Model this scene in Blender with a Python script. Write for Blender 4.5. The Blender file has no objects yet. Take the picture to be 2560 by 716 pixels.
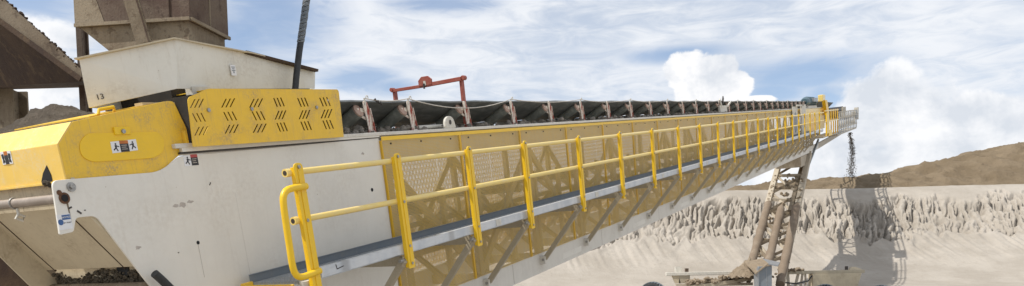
import bpy, bmesh, math, random
import numpy as np
from mathutils import Vector, Matrix
random.seed(7); RNG = np.random.default_rng(11)
PI = math.pi
scene = bpy.context.scene
COL = scene.collection

# ------------------------------------------------------------------ survey of the place
# The inclined stockpile conveyor sets the frame: s runs up along it, y goes away from the
# camera side, h is square to the belt.  World: x right, y forward, z up, ground near z=0.
F = 2000.0; CX, CY = 1280.0, 850.0; EYE = Vector((0, 0, 1.6))
def _n(v): return v / np.linalg.norm(v)
def ray(px, py): return np.array([(px - CX) / F, -(py - CY) / F, 1.0])
_d = _n(ray(2311.2, 253.6)); _h = -np.array([877.4, -9430.5, F]); _h = _n(_h - _d * _d.dot(_h)); _w = -np.cross(_d, _h)
_t = math.radians(11.0); _up = _d * math.sin(_t) + _h * math.cos(_t)
_fz = np.array([0, 0, 1.0]); _yf = _n(_fz - _up * _up.dot(_fz)); _xr = np.cross(_yf, _up)
if _xr[0] < 0: _xr = -_xr
W = np.stack([_xr, _yf, _up])
D, H, Y = W @ _d, W @ _h, -(W @ _w)
MC = Matrix(((D[0], Y[0], H[0], 0), (D[1], Y[1], H[1], 0), (D[2], Y[2], H[2], EYE.z), (0, 0, 0, 1)))
BC = np.stack([_d, _h, _w])
def conv(px, py, ax, v):            # survey point -> conveyor frame (s, y, h)
    r = BC @ ray(px, py); k = {'s': 0, 'h': 1, 'y': 2}[ax]
    r = r * ((-v if ax == 'y' else v) / r[k]); return (r[0], -r[2], r[1])
def wpt(px, py, y):                 # survey point -> world at forward distance y
    c = W @ ray(px, py); c = c * (y / c[1]); return (c[0], c[1], c[2] + EYE.z)
def c2w(p): return MC @ Vector(p)

# ------------------------------------------------------------------ materials
MATS = {}
def newmat(name):
    m = bpy.data.materials.new(name); m.use_nodes = True
    nt = m.node_tree; b = nt.nodes['Principled BSDF']; return m, nt, b
def nd(nt, t, **k):
    n = nt.nodes.new(t)
    for a, v in k.items(): setattr(n, a, v)
    return n
def math_(nt, op, a, b=None, c=None, clamp=False):
    n = nd(nt, 'ShaderNodeMath', operation=op, use_clamp=clamp)
    for i, v in enumerate((a, b, c)):
        if v is None: continue
        if isinstance(v, (int, float)): n.inputs[i].default_value = v
        else: nt.links.new(v, n.inputs[i])
    return n.outputs[0]
def mixc(nt, f, a, b, blend='MIX'):
    n = nd(nt, 'ShaderNodeMix', data_type='RGBA', blend_type=blend)
    for i, v in ((0, f), (6, a), (7, b)):
        if isinstance(v, (int, float)): n.inputs[i].default_value = v
        elif isinstance(v, tuple): n.inputs[i].default_value = (*v[:3], 1)
        else: nt.links.new(v, n.inputs[i])
    return n.outputs[2]
def sstep(nt, v, lo, hi):
    n = nd(nt, 'ShaderNodeMapRange', interpolation_type='SMOOTHSTEP')
    nt.links.new(v, n.inputs[0]); n.inputs[1].default_value = lo; n.inputs[2].default_value = hi
    return n.outputs[0]
def coords(nt, scale=(1, 1, 1), kind='Object'):
    tc = nd(nt, 'ShaderNodeTexCoord'); mp = nd(nt, 'ShaderNodeMapping'); mp.inputs['Scale'].default_value = scale
    nt.links.new(tc.outputs[kind], mp.inputs[0]); return mp.outputs[0]
def noise(nt, vec, scale, detail=6, rough=0.55, dist=0.0):
    n = nd(nt, 'ShaderNodeTexNoise'); n.inputs['Scale'].default_value = scale; n.inputs['Detail'].default_value = detail
    n.inputs['Roughness'].default_value = rough; n.inputs['Distortion'].default_value = dist
    nt.links.new(vec, n.inputs['Vector']); return n.outputs[0]
def bump(nt, b, h, strength, dist=0.02):
    n = nd(nt, 'ShaderNodeBump'); n.inputs['Strength'].default_value = strength; n.inputs['Distance'].default_value = dist
    nt.links.new(h, n.inputs['Height']); nt.links.new(n.outputs[0], b.inputs['Normal'])

def paint(name, base, dirt, amount=0.35, rough=0.45, streak=True, chips=None, scale=1.0, metal=0.0, bstr=0.08):
    """painted steel: fine mottling, dust patches, run marks down the face, chipped spots"""
    m, nt, b = newmat(name)
    v = coords(nt)
    big = noise(nt, v, 1.7 * scale, 6, 0.6); fine = noise(nt, v, 28 * scale, 4, 0.6)
    st = noise(nt, coords(nt, (9, 9, 0.55)), 2.2 * scale, 5, 0.65)
    f = math_(nt, 'MULTIPLY', sstep(nt, big, 0.42, 0.72), sstep(nt, fine, 0.3, 0.7))
    if streak: f = math_(nt, 'ADD', f, math_(nt, 'MULTIPLY', sstep(nt, st, 0.52, 0.78), 0.6), clamp=True)
    c = mixc(nt, math_(nt, 'MULTIPLY', f, amount), base, dirt)
    var = noise(nt, v, 4.5 * scale, 3)
    c = mixc(nt, math_(nt, 'MULTIPLY', sstep(nt, var, 0.3, 0.75), 0.22), c, tuple(x * 0.78 for x in base))
    if chips:
        ch = noise(nt, v, 17 * scale, 8, 0.7)
        c = mixc(nt, sstep(nt, ch, 0.665, 0.70), c, chips)
    nt.links.new(c, b.inputs['Base Color'])
    b.inputs['Roughness'].default_value = rough; b.inputs['Metallic'].default_value = metal
    bump(nt, b, math_(nt, 'ADD', fine, math_(nt, 'MULTIPLY', big, 2.0)), bstr, 0.01)
    MATS[name] = m; return m

paint('panel_white', (0.77, 0.742, 0.675), (0.46, 0.39, 0.30), 0.30, 0.5, True, (0.42, 0.34, 0.26), 0.8)
paint('hood_white', (0.74, 0.715, 0.635), (0.36, 0.29, 0.20), 0.34, 0.55, True, (0.30, 0.22, 0.15), 1.3)
paint('chord_white', (0.70, 0.67, 0.605), (0.40, 0.34, 0.27), 0.42, 0.55, True, None, 1.3)
paint('hopper_tan', (0.56, 0.48, 0.34), (0.27, 0.20, 0.125), 0.6, 0.6, True, (0.16, 0.12, 0.08), 1.6)
paint('safety_yellow', (0.88, 0.56, 0.012), (0.60, 0.40, 0.10), 0.22, 0.38, True, (0.30, 0.17, 0.06), 1.4)
paint('guard_yellow', (0.85, 0.535, 0.035), (0.50, 0.34, 0.13), 1.0, 0.45, True, (0.33, 0.20, 0.08), 2.3)
paint('rail_yellow', (0.85, 0.64, 0.19), (0.74, 0.60, 0.40), 0.65, 0.3, False, (0.45, 0.34, 0.25), 3.0)
paint('frame_yellow', (0.70, 0.41, 0.010), (0.45, 0.30, 0.06), 0.4, 0.45, True, None, 2.0)
paint('brace_tan', (0.44, 0.385, 0.285), (0.28, 0.22, 0.15), 0.45, 0.5, True, None, 2.0)
paint('galvanised', (0.50, 0.53, 0.56), (0.33, 0.33, 0.33), 0.5, 0.42, True, None, 4.0, 0.55)
paint('kick_grey', (0.215, 0.25, 0.285), (0.33, 0.31, 0.28), 0.55, 0.5, True, (0.09, 0.10, 0.11), 3.5, 0.25)
paint('steel_grey', (0.33, 0.345, 0.36), (0.24, 0.23, 0.21), 0.4, 0.4, True, None, 3, 0.3)
def rust_mat(name, a, b_, c_, sc, amt=1.0):
    m, nt, b = newmat(name); v = coords(nt)
    big = noise(nt, v, 1.6 * sc, 8, 0.65, .4); mid = noise(nt, v, 7 * sc, 8, 0.7); fine = noise(nt, v, 55, 4, 0.7)
    st = noise(nt, coords(nt, (11, 11, 0.5)), 2.0 * sc, 7, 0.7)
    c = mixc(nt, math_(nt, 'MULTIPLY', sstep(nt, big, 0.40, 0.62), amt), a, b_)
    c = mixc(nt, math_(nt, 'MULTIPLY', sstep(nt, st, 0.48, 0.66), .65 * amt), c, b_)
    c = mixc(nt, math_(nt, 'MULTIPLY', sstep(nt, mid, 0.54, 0.66), .75 * amt), c, c_)
    c = mixc(nt, math_(nt, 'MULTIPLY', sstep(nt, fine, 0.45, 0.75), .4), c, tuple(x * .55 for x in a))
    nt.links.new(c, b.inputs['Base Color']); b.inputs['Roughness'].default_value = .88
    bump(nt, b, math_(nt, 'ADD', mid, fine), .5, .01); MATS[name] = m
rust_mat('rust', (0.085, 0.051, 0.036), (0.145, 0.108, 0.078), (0.048, 0.027, 0.018), 1.3)
rust_mat('rust_mid', (0.135, 0.10, 0.066), (0.20, 0.16, 0.112), (0.06, 0.038, 0.024), 1.0)
rust_mat('rust_dusty', (0.20, 0.155, 0.105), (0.27, 0.22, 0.155), (0.11, 0.075, 0.048), 1.5)
rust_mat('rust_dark', (0.034, 0.016, 0.008), (0.062, 0.034, 0.016), (0.105, 0.066, 0.032), 0.9)
paint('streaked_tan', (0.58, 0.50, 0.36), (0.13, 0.085, 0.05), 1.0, 0.6, True, (0.16, 0.12, 0.08), 3.0)
paint('pale_yellow', (0.84, 0.56, 0.115), (0.74, 0.60, 0.36), 0.8, 0.5, True, (0.45, 0.32, 0.15), 2.0)  # paler, streaked yellow for the tail end sheet
paint('red_oxide', (0.30, 0.062, 0.04), (0.42, 0.22, 0.17), 0.6, 0.55, True, (0.5, 0.36, 0.3), 5.0)
paint('motor_blue', (0.06, 0.12, 0.15), (0.2, 0.22, 0.22), 0.5, 0.45, True, None, 3.0)
paint('pipe_steel', (0.30, 0.25, 0.21), (0.55, 0.48, 0.42), 0.6, 0.5, False, (0.10, 0.07, 0.05), 5.0, 0.2)
paint('tower_tan', (0.47, 0.41, 0.32), (0.24, 0.18, 0.125), 0.75, 0.7, True, (0.20, 0.14, 0.10), 0.9)
paint('caked_pipe', (0.205, 0.155, 0.11), (0.34, 0.28, 0.215), 0.8, 0.9, False, (0.22, 0.15, 0.11), 1.2, 0, 0.5)
paint('cabinet_grey', (0.20, 0.23, 0.26), (0.40, 0.36, 0.31), 0.5, 0.5, True, None, 1.5)

def caked():      # red bracket steel under flaking pale dust
    m, nt, b = newmat('caked_red'); v = coords(nt)
    a = noise(nt, coords(nt, (8, 8, 2.2)), 2.6, 7, 0.65)
    c = mixc(nt, sstep(nt, a, 0.42, 0.54), (0.32, 0.06, 0.04), (0.72, 0.66, 0.58))
    c = mixc(nt, math_(nt, 'MULTIPLY', sstep(nt, noise(nt, v, 45, 4), 0.5, 0.75), 0.5), c, (0.40, 0.30, 0.25))
    nt.links.new(c, b.inputs['Base Color']); b.inputs['Roughness'].default_value = 0.85; bump(nt, b, a, 0.4, 0.01); MATS['caked_red'] = m
caked()
def belt():
    m, nt, b = newmat('belt_rubber'); v = coords(nt, (1.2, 4, 4))
    a = noise(nt, v, 2.5, 6, 0.6)
    c = mixc(nt, sstep(nt, a, 0.35, 0.75), (0.075, 0.083, 0.083), (0.165, 0.172, 0.168))
    nt.links.new(c, b.inputs['Base Color']); b.inputs['Roughness'].default_value = 0.6; bump(nt, b, a, 0.1, 0.01); MATS['belt_rubber'] = m
belt()
def plain(name, col, rough=0.6, var=0.25, scale=12, metal=0):
    m, nt, b = newmat(name); a = noise(nt, coords(nt), scale, 5)
    c = mixc(nt, sstep(nt, a, 0.3, 0.7), col, tuple(x * (1 - var) for x in col)); nt.links.new(c, b.inputs['Base Color'])
    b.inputs['Roughness'].default_value = rough; b.inputs['Metallic'].default_value = metal; bump(nt, b, a, 0.1, 0.005); MATS[name] = m
plain('rubber', (0.028, 0.03, 0.033), 0.55, 0.4, 30); plain('black', (0.012, 0.012, 0.013), 0.8)
plain('roller_grey', (0.27, 0.29, 0.265), 0.5, 0.45, 9); plain('roller_cap', (0.50, 0.35, 0.28), 0.7, 0.3, 20)
plain('sticker_white', (0.78, 0.78, 0.79), 0.35, 0.05); plain('sticker_black', (0.02, 0.02, 0.022), 0.4, 0.1)
plain('sticker_orange', (0.55, 0.16, 0.02), 0.4, 0.2); plain('sticker_red', (0.50, 0.07, 0.06), 0.4, 0.2); plain('sticker_blue', (0.05, 0.13, 0.33), 0.4, 0.2)
plain('bolt_steel', (0.42, 0.41, 0.39), 0.4, 0.35, 60, 0.6); plain('lug_white', (0.66, 0.63, 0.56), 0.6, 0.2, 14)
plain('cord', (0.62, 0.58, 0.52), 0.7, 0.2); plain('tyre_rubber', (0.03, 0.032, 0.036), 0.7, 0.4, 6); plain('dark_drive', (0.035, 0.03, 0.026), 0.8, 0.4, 8)
plain('scuff', (0.50, 0.45, 0.40), 0.7, 0.2, 30); plain('mark_dark', (0.05, 0.04, 0.035), 0.6, 0.2)
plain('rust_spot', (0.16, 0.075, 0.035), 0.8, 0.5, 40)

def mesh_mat():   # perforated plate: staggered round holes punched through thin yellow sheet
    m, nt, b = newmat('perforated_yellow')
    tc = nd(nt, 'ShaderNodeTexCoord'); sp = nd(nt, 'ShaderNodeSeparateXYZ'); nt.links.new(tc.outputs['Object'], sp.inputs[0])
    p = 0.021
    u = math_(nt, 'DIVIDE', sp.outputs[0], p); v = math_(nt, 'DIVIDE', sp.outputs[2], p * 0.866)
    row = math_(nt, 'FLOOR', v); off = math_(nt, 'MULTIPLY', math_(nt, 'MODULO', math_(nt, 'ABSOLUTE', row), 2.0), 0.5)
    fu = math_(nt, 'SUBTRACT', math_(nt, 'FRACT', math_(nt, 'ADD', u, off)), 0.5)
    fv = math_(nt, 'MULTIPLY', math_(nt, 'SUBTRACT', math_(nt, 'FRACT', v), 0.5), 0.866)
    r = math_(nt, 'SQRT', math_(nt, 'ADD', math_(nt, 'MULTIPLY', fu, fu), math_(nt, 'MULTIPLY', fv, fv)))
    hole = math_(nt, 'LESS_THAN', r, 0.41)
    a = noise(nt, coords(nt), 2.0, 6, 0.6); st = noise(nt, coords(nt, (5, 5, 0.4)), 2.5, 5)
    c = mixc(nt, math_(nt, 'MULTIPLY', sstep(nt, a, 0.35, 0.7), 0.5), (0.79, 0.55, 0.13), (0.66, 0.49, 0.23))
    c = mixc(nt, math_(nt, 'MULTIPLY', sstep(nt, st, 0.5, 0.75), 0.3), c, (0.56, 0.47, 0.33))
    nt.links.new(c, b.inputs['Base Color']); b.inputs['Roughness'].default_value = 0.5
    nt.links.new(math_(nt, 'SUBTRACT', 1.0, hole), b.inputs['Alpha']); MATS['perforated_yellow'] = m
mesh_mat()

def sand_mat(name, c1, c2, c3, sc=1.0, bs=0.6):
    m, nt, b = newmat(name); v = coords(nt)
    a = noise(nt, v, 0.35 * sc, 8, 0.6); g = noise(nt, v, 3.0 * sc, 8, 0.7); k = noise(nt, v, 22 * sc, 5, 0.7)
    c = mixc(nt, sstep(nt, a, 0.35, 0.65), c1, c2)
    c = mixc(nt, math_(nt, 'MULTIPLY', sstep(nt, g, 0.5, 0.75), 0.45), c, c3)
    nt.links.new(c, b.inputs['Base Color']); b.inputs['Roughness'].default_value = 0.95
    b.inputs['Specular IOR Level'].default_value = 0.1
    bump(nt, b, math_(nt, 'ADD', math_(nt, 'MULTIPLY', g, 1.0), math_(nt, 'MULTIPLY', k, 0.4)), bs, 0.12); MATS[name] = m
sand_mat('pale_sand', (0.355, 0.318, 0.272), (0.425, 0.385, 0.335), (0.27, 0.235, 0.193), 1.0, 0.6)
sand_mat('brown_sand', (0.215, 0.165, 0.108), (0.275, 0.215, 0.145), (0.13, 0.098, 0.063), 1.6, 1.4)
sand_mat('damp_gravel', (0.20, 0.168, 0.135), (0.30, 0.255, 0.205), (0.085, 0.07, 0.055), 14.0, 1.0)
sand_mat('spilt_sand', (0.52, 0.47, 0.41), (0.44, 0.39, 0.33), (0.15, 0.125, 0.10), 9.0, 1.0)
sand_mat('damp_dirt', (0.24, 0.20, 0.15), (0.32, 0.275, 0.21), (0.13, 0.105, 0.075), 14.0, 1.0)
sand_mat('wet_lumps', (0.12, 0.10, 0.08), (0.19, 0.16, 0.13), (0.25, 0.21, 0.17), 3.0, 0.5)
sand_mat('heap_sand', (0.36, 0.285, 0.205), (0.42, 0.34, 0.25), (0.25, 0.19, 0.13), 4.0, 1.0)

# ------------------------------------------------------------------ builders
class MB:
    def __init__(s): s.v = []; s.f = []
    def add(s, vs, fs):
        k = len(s.v); s.v += [tuple(map(float, p)) for p in vs]; s.f += [tuple(i + k for i in f) for f in fs]; return s
    def box(s, a, b, c, d, e, f):
        return s.add([(a, c, e), (b, c, e), (b, d, e), (a, d, e), (a, c, f), (b, c, f), (b, d, f), (a, d, f)],
                     [(3, 2, 1, 0), (4, 5, 6, 7), (0, 1, 5, 4), (1, 2, 6, 5), (2, 3, 7, 6), (3, 0, 4, 7)])
    def prism(s, poly, y0, y1):      # polygon in (s,h), extruded along y
        n = len(poly); vs = [(p[0], y0, p[1]) for p in poly] + [(p[0], y1, p[1]) for p in poly]
        fs = [tuple(range(n)), tuple(range(2 * n - 1, n - 1, -1))] + [(i, i + n, (i + 1) % n + n, (i + 1) % n) for i in range(n)]
        return s.add(vs, fs)
    def vprism(s, poly, z0, z1):     # polygon in (x,y), extruded along z
        n = len(poly); vs = [(p[0], p[1], z0) for p in poly] + [(p[0], p[1], z1) for p in poly]
        fs = [tuple(range(n - 1, -1, -1)), tuple(range(n, 2 * n))] + [(i, (i + 1) % n, (i + 1) % n + n, i + n) for i in range(n)]
        return s.add(vs, fs)
    def hexa(s, b4, t4):
        return s.add(list(b4) + list(t4), [(3, 2, 1, 0), (4, 5, 6, 7), (0, 1, 5, 4), (1, 2, 6, 5), (2, 3, 7, 6), (3, 0, 4, 7)])
    def bar(s, p, q, wd, th, side=(0, 1, 0)):
        p, q = Vector(p), Vector(q); t = (q - p).normalized(); b = Vector(side); b = (b - t * t.dot(b)).normalized(); a = t.cross(b)
        b4 = [p + a * x * wd / 2 + b * y * th / 2 for x, y in ((-1, -1), (1, -1), (1, 1), (-1, 1))]
        t4 = [x + (q - p) for x in b4]
        return s.hexa(b4, t4)
    def tube(s, pts, r, n=12, caps=True):
        pts = [Vector(p) for p in pts]; rr = r if isinstance(r, (list, tuple)) else [r] * len(pts)
        vs, fs = [], []; ref = None
        for i, p in enumerate(pts):
            t = (pts[min(i + 1, len(pts) - 1)] - pts[max(i - 1, 0)]).normalized()
            if ref is None: ref = Vector((0, 0, 1)) if abs(t.z) < 0.9 else Vector((1, 0, 0))
            a = (ref - t * t.dot(ref)).normalized(); b = t.cross(a); ref = a
            for k in range(n):
                an = 2 * PI * k / n; vs.append(p + (a * math.cos(an) + b * math.sin(an)) * rr[i])
        for i in range(len(pts) - 1):
            for k in range(n):
                fs.append((i * n + k, i * n + (k + 1) % n, (i + 1) * n + (k + 1) % n, (i + 1) * n + k))
        if caps: fs.append(tuple(range(n - 1, -1, -1))); fs.append(tuple((len(pts) - 1) * n + k for k in range(n)))
        return s.add(vs, fs)
    def lump(s, c, r, seed=None):
        vs = []; fs = []; nl, no = 4, 6; rn = random.Random(seed if seed is not None else random.random())
        vs.append((c[0], c[1], c[2] + r * rn.uniform(.6, 1)))
        for i in range(1, nl):
            a = PI * i / nl
            for j in range(no):
                b = 2 * PI * (j + .5 * (i % 2)) / no; q = r * rn.uniform(.65, 1.15)
                vs.append((c[0] + q * math.sin(a) * math.cos(b), c[1] + q * math.sin(a) * math.sin(b), c[2] + q * .8 * math.cos(a)))
        vs.append((c[0], c[1], c[2] - r * .7)); L = len(vs) - 1
        for j in range(no):
            fs.append((0, 1 + j, 1 + (j + 1) % no))
            for i in range(nl - 2):
                x = 1 + i * no; fs.append((x + j, x + no + j, x + no + (j + 1) % no, x + (j + 1) % no))
            x = 1 + (nl - 2) * no; fs.append((L, x + (j + 1) % no, x + j))
        return s.add(vs, fs)
    def build(s, name, mat, parent=None, smooth=False, bevel=0.0):
        off = Vector(ORIG.get(root_of(parent).name, (0, 0, 0))) if parent else Vector((0, 0, 0))
        me = bpy.data.meshes.new(name); me.from_pydata([tuple(Vector(v) - off) for v in s.v], [], s.f)
        bm = bmesh.new(); bm.from_mesh(me); bmesh.ops.recalc_face_normals(bm, faces=bm.faces); bm.to_mesh(me); bm.free()
        me.materials.append(MATS[mat] if isinstance(mat, str) else mat)
        if smooth:
            for p in me.polygons: p.use_smooth = True
        o = bpy.data.objects.new(name, me); COL.objects.link(o); o.parent = parent
        if smooth: 
            es = o.modifiers.new('edges', 'EDGE_SPLIT'); es.split_angle = math.radians(38)
        if bevel:
            bv = o.modifiers.new('bevel', 'BEVEL'); bv.width = bevel; bv.segments = 2; bv.limit_method = 'ANGLE'
        return o
ORIG = {}
def root_of(o):
    while o.parent: o = o.parent
    return o
def tag(o, label=None, cat=None, group=None, kind=None):
    for k, v in (('label', label), ('category', cat), ('group', group), ('kind', kind)):
        if v: o[k] = v
    return o
def thing(name, label, cat, loc, frame='C', group=None):
    o = bpy.data.objects.new(name, None); COL.objects.link(o); o.empty_display_size = 0.2
    ORIG[o.name] = loc
    o.matrix_basis = (MC if frame == 'C' else Matrix.Identity(4)) @ Matrix.Translation(loc)
    return tag(o, label, cat, group)
def single(mb, name, mat, label, cat, loc, frame='C', group=None, kind=None, smooth=False, bevel=0.0):
    """a thing that is one mesh: its origin at loc"""
    m2 = MB(); m2.v = [tuple(Vector(v) - Vector(loc)) for v in mb.v]; m2.f = mb.f
    o = m2.build(name, mat, None, smooth, bevel)
    o.matrix_basis = (MC if frame == 'C' else Matrix.Identity(4)) @ Matrix.Translation(loc); ORIG[o.name] = loc
    return tag(o, label, cat, group, kind)
def copy_tree(o, parent=None, delta=None):
    c = o.copy(); COL.objects.link(c); c.parent = parent
    if delta is not None: c.location = o.location + Vector(delta)
    for ch in list(o.children): copy_tree(ch, c)
    return c
def rounded(poly, r, n=5):
    out = []; N = len(poly)
    for i in range(N):
        p = Vector(poly[i]); a = Vector(poly[i - 1]) - p; b = Vector(poly[(i + 1) % N]) - p
        rr = r[i] if isinstance(r, (list, tuple)) else r
        rr = min(rr, a.length * .45, b.length * .45)
        if rr < 1e-5: out.append(tuple(p)); continue
        p0 = p + a.normalized() * rr; p1 = p + b.normalized() * rr
        for k in range(n + 1):
            t = k / n; q = p0 * (1 - t) ** 2 + p * 2 * t * (1 - t) + p1 * t * t; out.append(tuple(q))
    return out
def disc(mb, c, r, y0, y1, n=12):
    return mb.prism([(c[0] + r * math.cos(2 * PI * k / n), c[1] + r * math.sin(2 * PI * k / n)) for k in range(n)], y0, y1)
def cy(px, py, y): p = conv(px, py, 'y', y); return (p[0], p[2])
def text_part(name, txt, mat, parent, s, h, y, size, tilt=0.0, squeeze=1.0, du=(1, 0)):
    cu = bpy.data.curves.new('t', 'FONT'); cu.body = txt; cu.size = size; cu.align_x = 'CENTER'; cu.align_y = 'CENTER'; cu.extrude = 0.0008
    to = bpy.data.objects.new('t', cu); COL.objects.link(to); bpy.context.view_layer.update()
    me = bpy.data.meshes.new_from_object(to.evaluated_get(bpy.context.evaluated_depsgraph_get())); bpy.data.objects.remove(to)
    mb = MB(); ca, sa = math.cos(tilt), math.sin(tilt)
    mb.add([(s + (squeeze * v.co.x * ca - v.co.y * sa) * du[0], y + (squeeze * v.co.x * ca - v.co.y * sa) * du[1] - v.co.z, h + squeeze * v.co.x * sa + v.co.y * ca) for v in me.vertices], [tuple(p.vertices) for p in me.polygons])
    return mb.build(name, mat, parent)

# ================================================================== CONVEYOR
YN, YF = 5.80, 7.40            # near and far side frames
S_END = 57.4
cv = thing('conveyor', 'long inclined stockpile conveyor with off white tail plate, yellow mesh guards and troughed black belt', 'conveyor', (3.9, YN, -2.15))
# -- tail side plate
pl = [cy(130, 452, YN), cy(400, 430, YN), cy(450, 391, YN), (8.125, 0.262), (8.10, -2.15), (5.30, -2.15), cy(240, 540, YN), cy(190, 545, YN), cy(185, 580, YN), cy(150, 588, YN)]
sp = MB().prism(rounded(pl, [.05, .1, .05, 0, 0, 0, .05, .03, .02, .015]), YN, YN + .02).build('side_plate', 'panel_white', cv, bevel=.004)
MB().prism([(5.17, .252), (8.125, .268), (8.125, .31), (5.17, .31)], YN - .014, YN + .10).build('top_ledge', 'panel_white', sp, bevel=.003)
MB().prism([(5.15, .236), (8.125, .258), (8.125, .268), (5.15, .252)], YN - .002, YN + .06).build('dark_gap', 'mark_dark', sp)  # thin dark strip along the joint below the ledge
for (px, py, r) in ((930, 475, .022), (495, 607, .017), (725, 633, .02)):
    c = cy(px, py, YN); disc(MB(), c, r, YN - .003, YN + .004).build('bolt_hole', 'black', sp)
c = cy(177, 468, YN); m_ = disc(MB(), c, .036, YN - .012, YN, 16); disc(m_, c, .019, YN - .03, YN - .011, 6); m_.build('bolt', 'bolt_steel', sp)
for (px, py, a, b, t) in ((175, 520, .012, .03, .3), (198, 531, .014, .04, -.7), (212, 526, .008, .012, 0), (525, 460, .008, .03, .9), (446, 632, .008, .012, 0)):
    c = cy(px, py, YN); MB().bar((c[0] - b / 2 * math.cos(t), YN - .002, c[1] - b / 2 * math.sin(t)), (c[0] + b / 2 * math.cos(t), YN - .002, c[1] + b / 2 * math.sin(t)), a, .003).build('paint_chip', 'mark_dark', sp)
for (px, py, r_) in ((455, 512, .05), (475, 505, .035), (440, 515, .03), (345, 620, .03), (907, 384, .03)):   # grey scuffs on the paint
    c = cy(px, py, YN)
    pts_ = [(c[0] + r_ * random.uniform(.5, 1.3) * math.cos(k * PI / 5), c[1] + .55 * r_ * random.uniform(.4, 1.2) * math.sin(k * PI / 5)) for k in range(10)]
    MB().prism(pts_, YN - .0012, YN).build('scuff', 'scuff', sp)
MB().box(5.70, 5.708, YN - .0008, YN, -1.7, -.15).build('weld_line', 'chord_white', sp)
MB().box(5.148, 5.153, YN - .001, YN, -.86, -.56).build('run_mark', 'scuff', sp)
# notice label on the hanging tab
ln = cy(162, 556, YN)
lb = MB().box(ln[0] - .055, ln[0] + .055, YN - .003, YN, ln[1] - .055, ln[1] + .06).build('notice_label', 'sticker_white', sp)
MB().box(ln[0] - .017, ln[0] + .052, YN - .0045, YN - .003, ln[1] + .018, ln[1] + .054).build('label_header', 'sticker_blue', lb)
disc(MB(), (ln[0] - .034, ln[1] + .003), .022, YN - .0045, YN - .003, 16).build('label_symbol', 'sticker_blue', lb)
text_part('label_text', 'NOTICE', 'sticker_white', lb, ln[0] + .018, ln[1] + .036, YN - .0052, .020)
text_part('label_text', 'LIFT POINT', 'sticker_black', lb, ln[0] + .018, ln[1] - .006, YN - .0035, .014)
def picto_label(parent, s, h, y, wd, ht, head, dbl=True, slope=.03):
    """hazard label: white pictogram fields beside a black field with a coloured head"""
    k = 3 if dbl else 2
    L = MB().prism([(s - wd / 2, h - ht / 2 - slope * wd / 2), (s + wd / 2, h - ht / 2 + slope * wd / 2), (s + wd / 2, h + ht / 2 + slope * wd / 2), (s - wd / 2, h + ht / 2 - slope * wd / 2)], y - .003, y).build('hazard_label', 'sticker_white', parent)
    cw = wd / k; s0 = s - wd / 2 + cw; hh = h + slope * (0 if dbl else cw / 2)
    MB().box(s0, s0 + cw, y - .0045, y - .003, hh - ht / 2, hh + ht * .22).build('text_field', 'sticker_black', L)
    MB().box(s0, s0 + cw, y - .0045, y - .003, hh + ht * .22, hh + ht / 2).build('label_header', head, L)
    for i in range(3):
        MB().box(s0 + cw * .15, s0 + cw * (.8 - .12 * (i % 2)), y - .0055, y - .0045, hh + ht * (.08 - .17 * i) - ht * .03, hh + ht * (.08 - .17 * i) + ht * .03).build('text_line', 'scuff', L)
    for q in ([0, 2] if dbl else [0]):
        x = s - wd / 2 + cw * (q + .5); hq = h + slope * (x - s); f = MB(); yy = (y - .0045, y - .003)
        disc(f, (x + ht * .02, hq + ht * .27), ht * .085, *yy, 8)
        f.prism([(x - ht * .11, hq + ht * .16), (x + ht * .14, hq + ht * .17), (x + ht * .09, hq - ht * .08), (x - ht * .07, hq - ht * .08)], *yy)
        sg = 1 if q == 0 else -1
        f.bar((x, y - .004, hq - ht * .05), (x - sg * ht * .26, y - .004, hq - ht * .26), ht * .10, .002)
        f.bar((x, y - .004, hq - ht * .06), (x + sg * ht * .16, y - .004, hq - ht * .36), ht * .10, .002)
        f.bar((x, y - .004, hq + ht * .12), (x + sg * ht * .34, y - .004, hq + ht * .02), ht * .08, .002)
        f.build('pictogram', 'sticker_black', L)
c = cy(477, 401, YN); picto_label(sp, c[0], c[1], YN, .155, .095, 'sticker_red', False)
# cross shaft through the hanging tab and its rusty bore
c = cy(160, 496, YN)
ps = MB().tube([(c[0], YN + .03, c[1]), (c[0], 7.6, c[1])], .036, 16).build('cross_shaft', 'pipe_steel', cv, True)
MB().tube([(c[0] + .0, 6.40, c[1] - .04), (c[0], 6.40, c[1] - .085), (c[0] - .03, 6.40, c[1] - .115), (c[0] + .02, 6.40, c[1] - .14), (c[0] + .045, 6.40, c[1] - .11), (c[0], 6.40, c[1] - .085)], .012, 8).build('shackle', 'lug_white', ps, True)
MB().tube([(c[0], 6.45 + .04 * math.cos(0), c[1])] and [(c[0] + .042 * math.cos(a * PI / 6), 6.42, c[1] + .042 * math.sin(a * PI / 6)) for a in range(13)], .007, 6).build('clamp', 'bolt_steel', ps, True)
bo = disc(MB(), c, .043, YN - .010, YN, 20).build('shaft_bore', 'rust_spot', cv); disc(MB(), c, .027, YN - .014, YN - .009, 16).build('bore_hole', 'black', bo)
MB().prism([(c[0] + .008, c[1] - .03), (c[0] + .024, c[1] - .03), (c[0] + .016, c[1] - .22)], YN - .002, YN).build('rust_run', 'rust_dusty', bo)
disc(MB(), (c[0] - .03, c[1] + .045), .02, YN - .008, YN, 7).build('weld_bead', 'rust_spot', bo)
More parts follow.
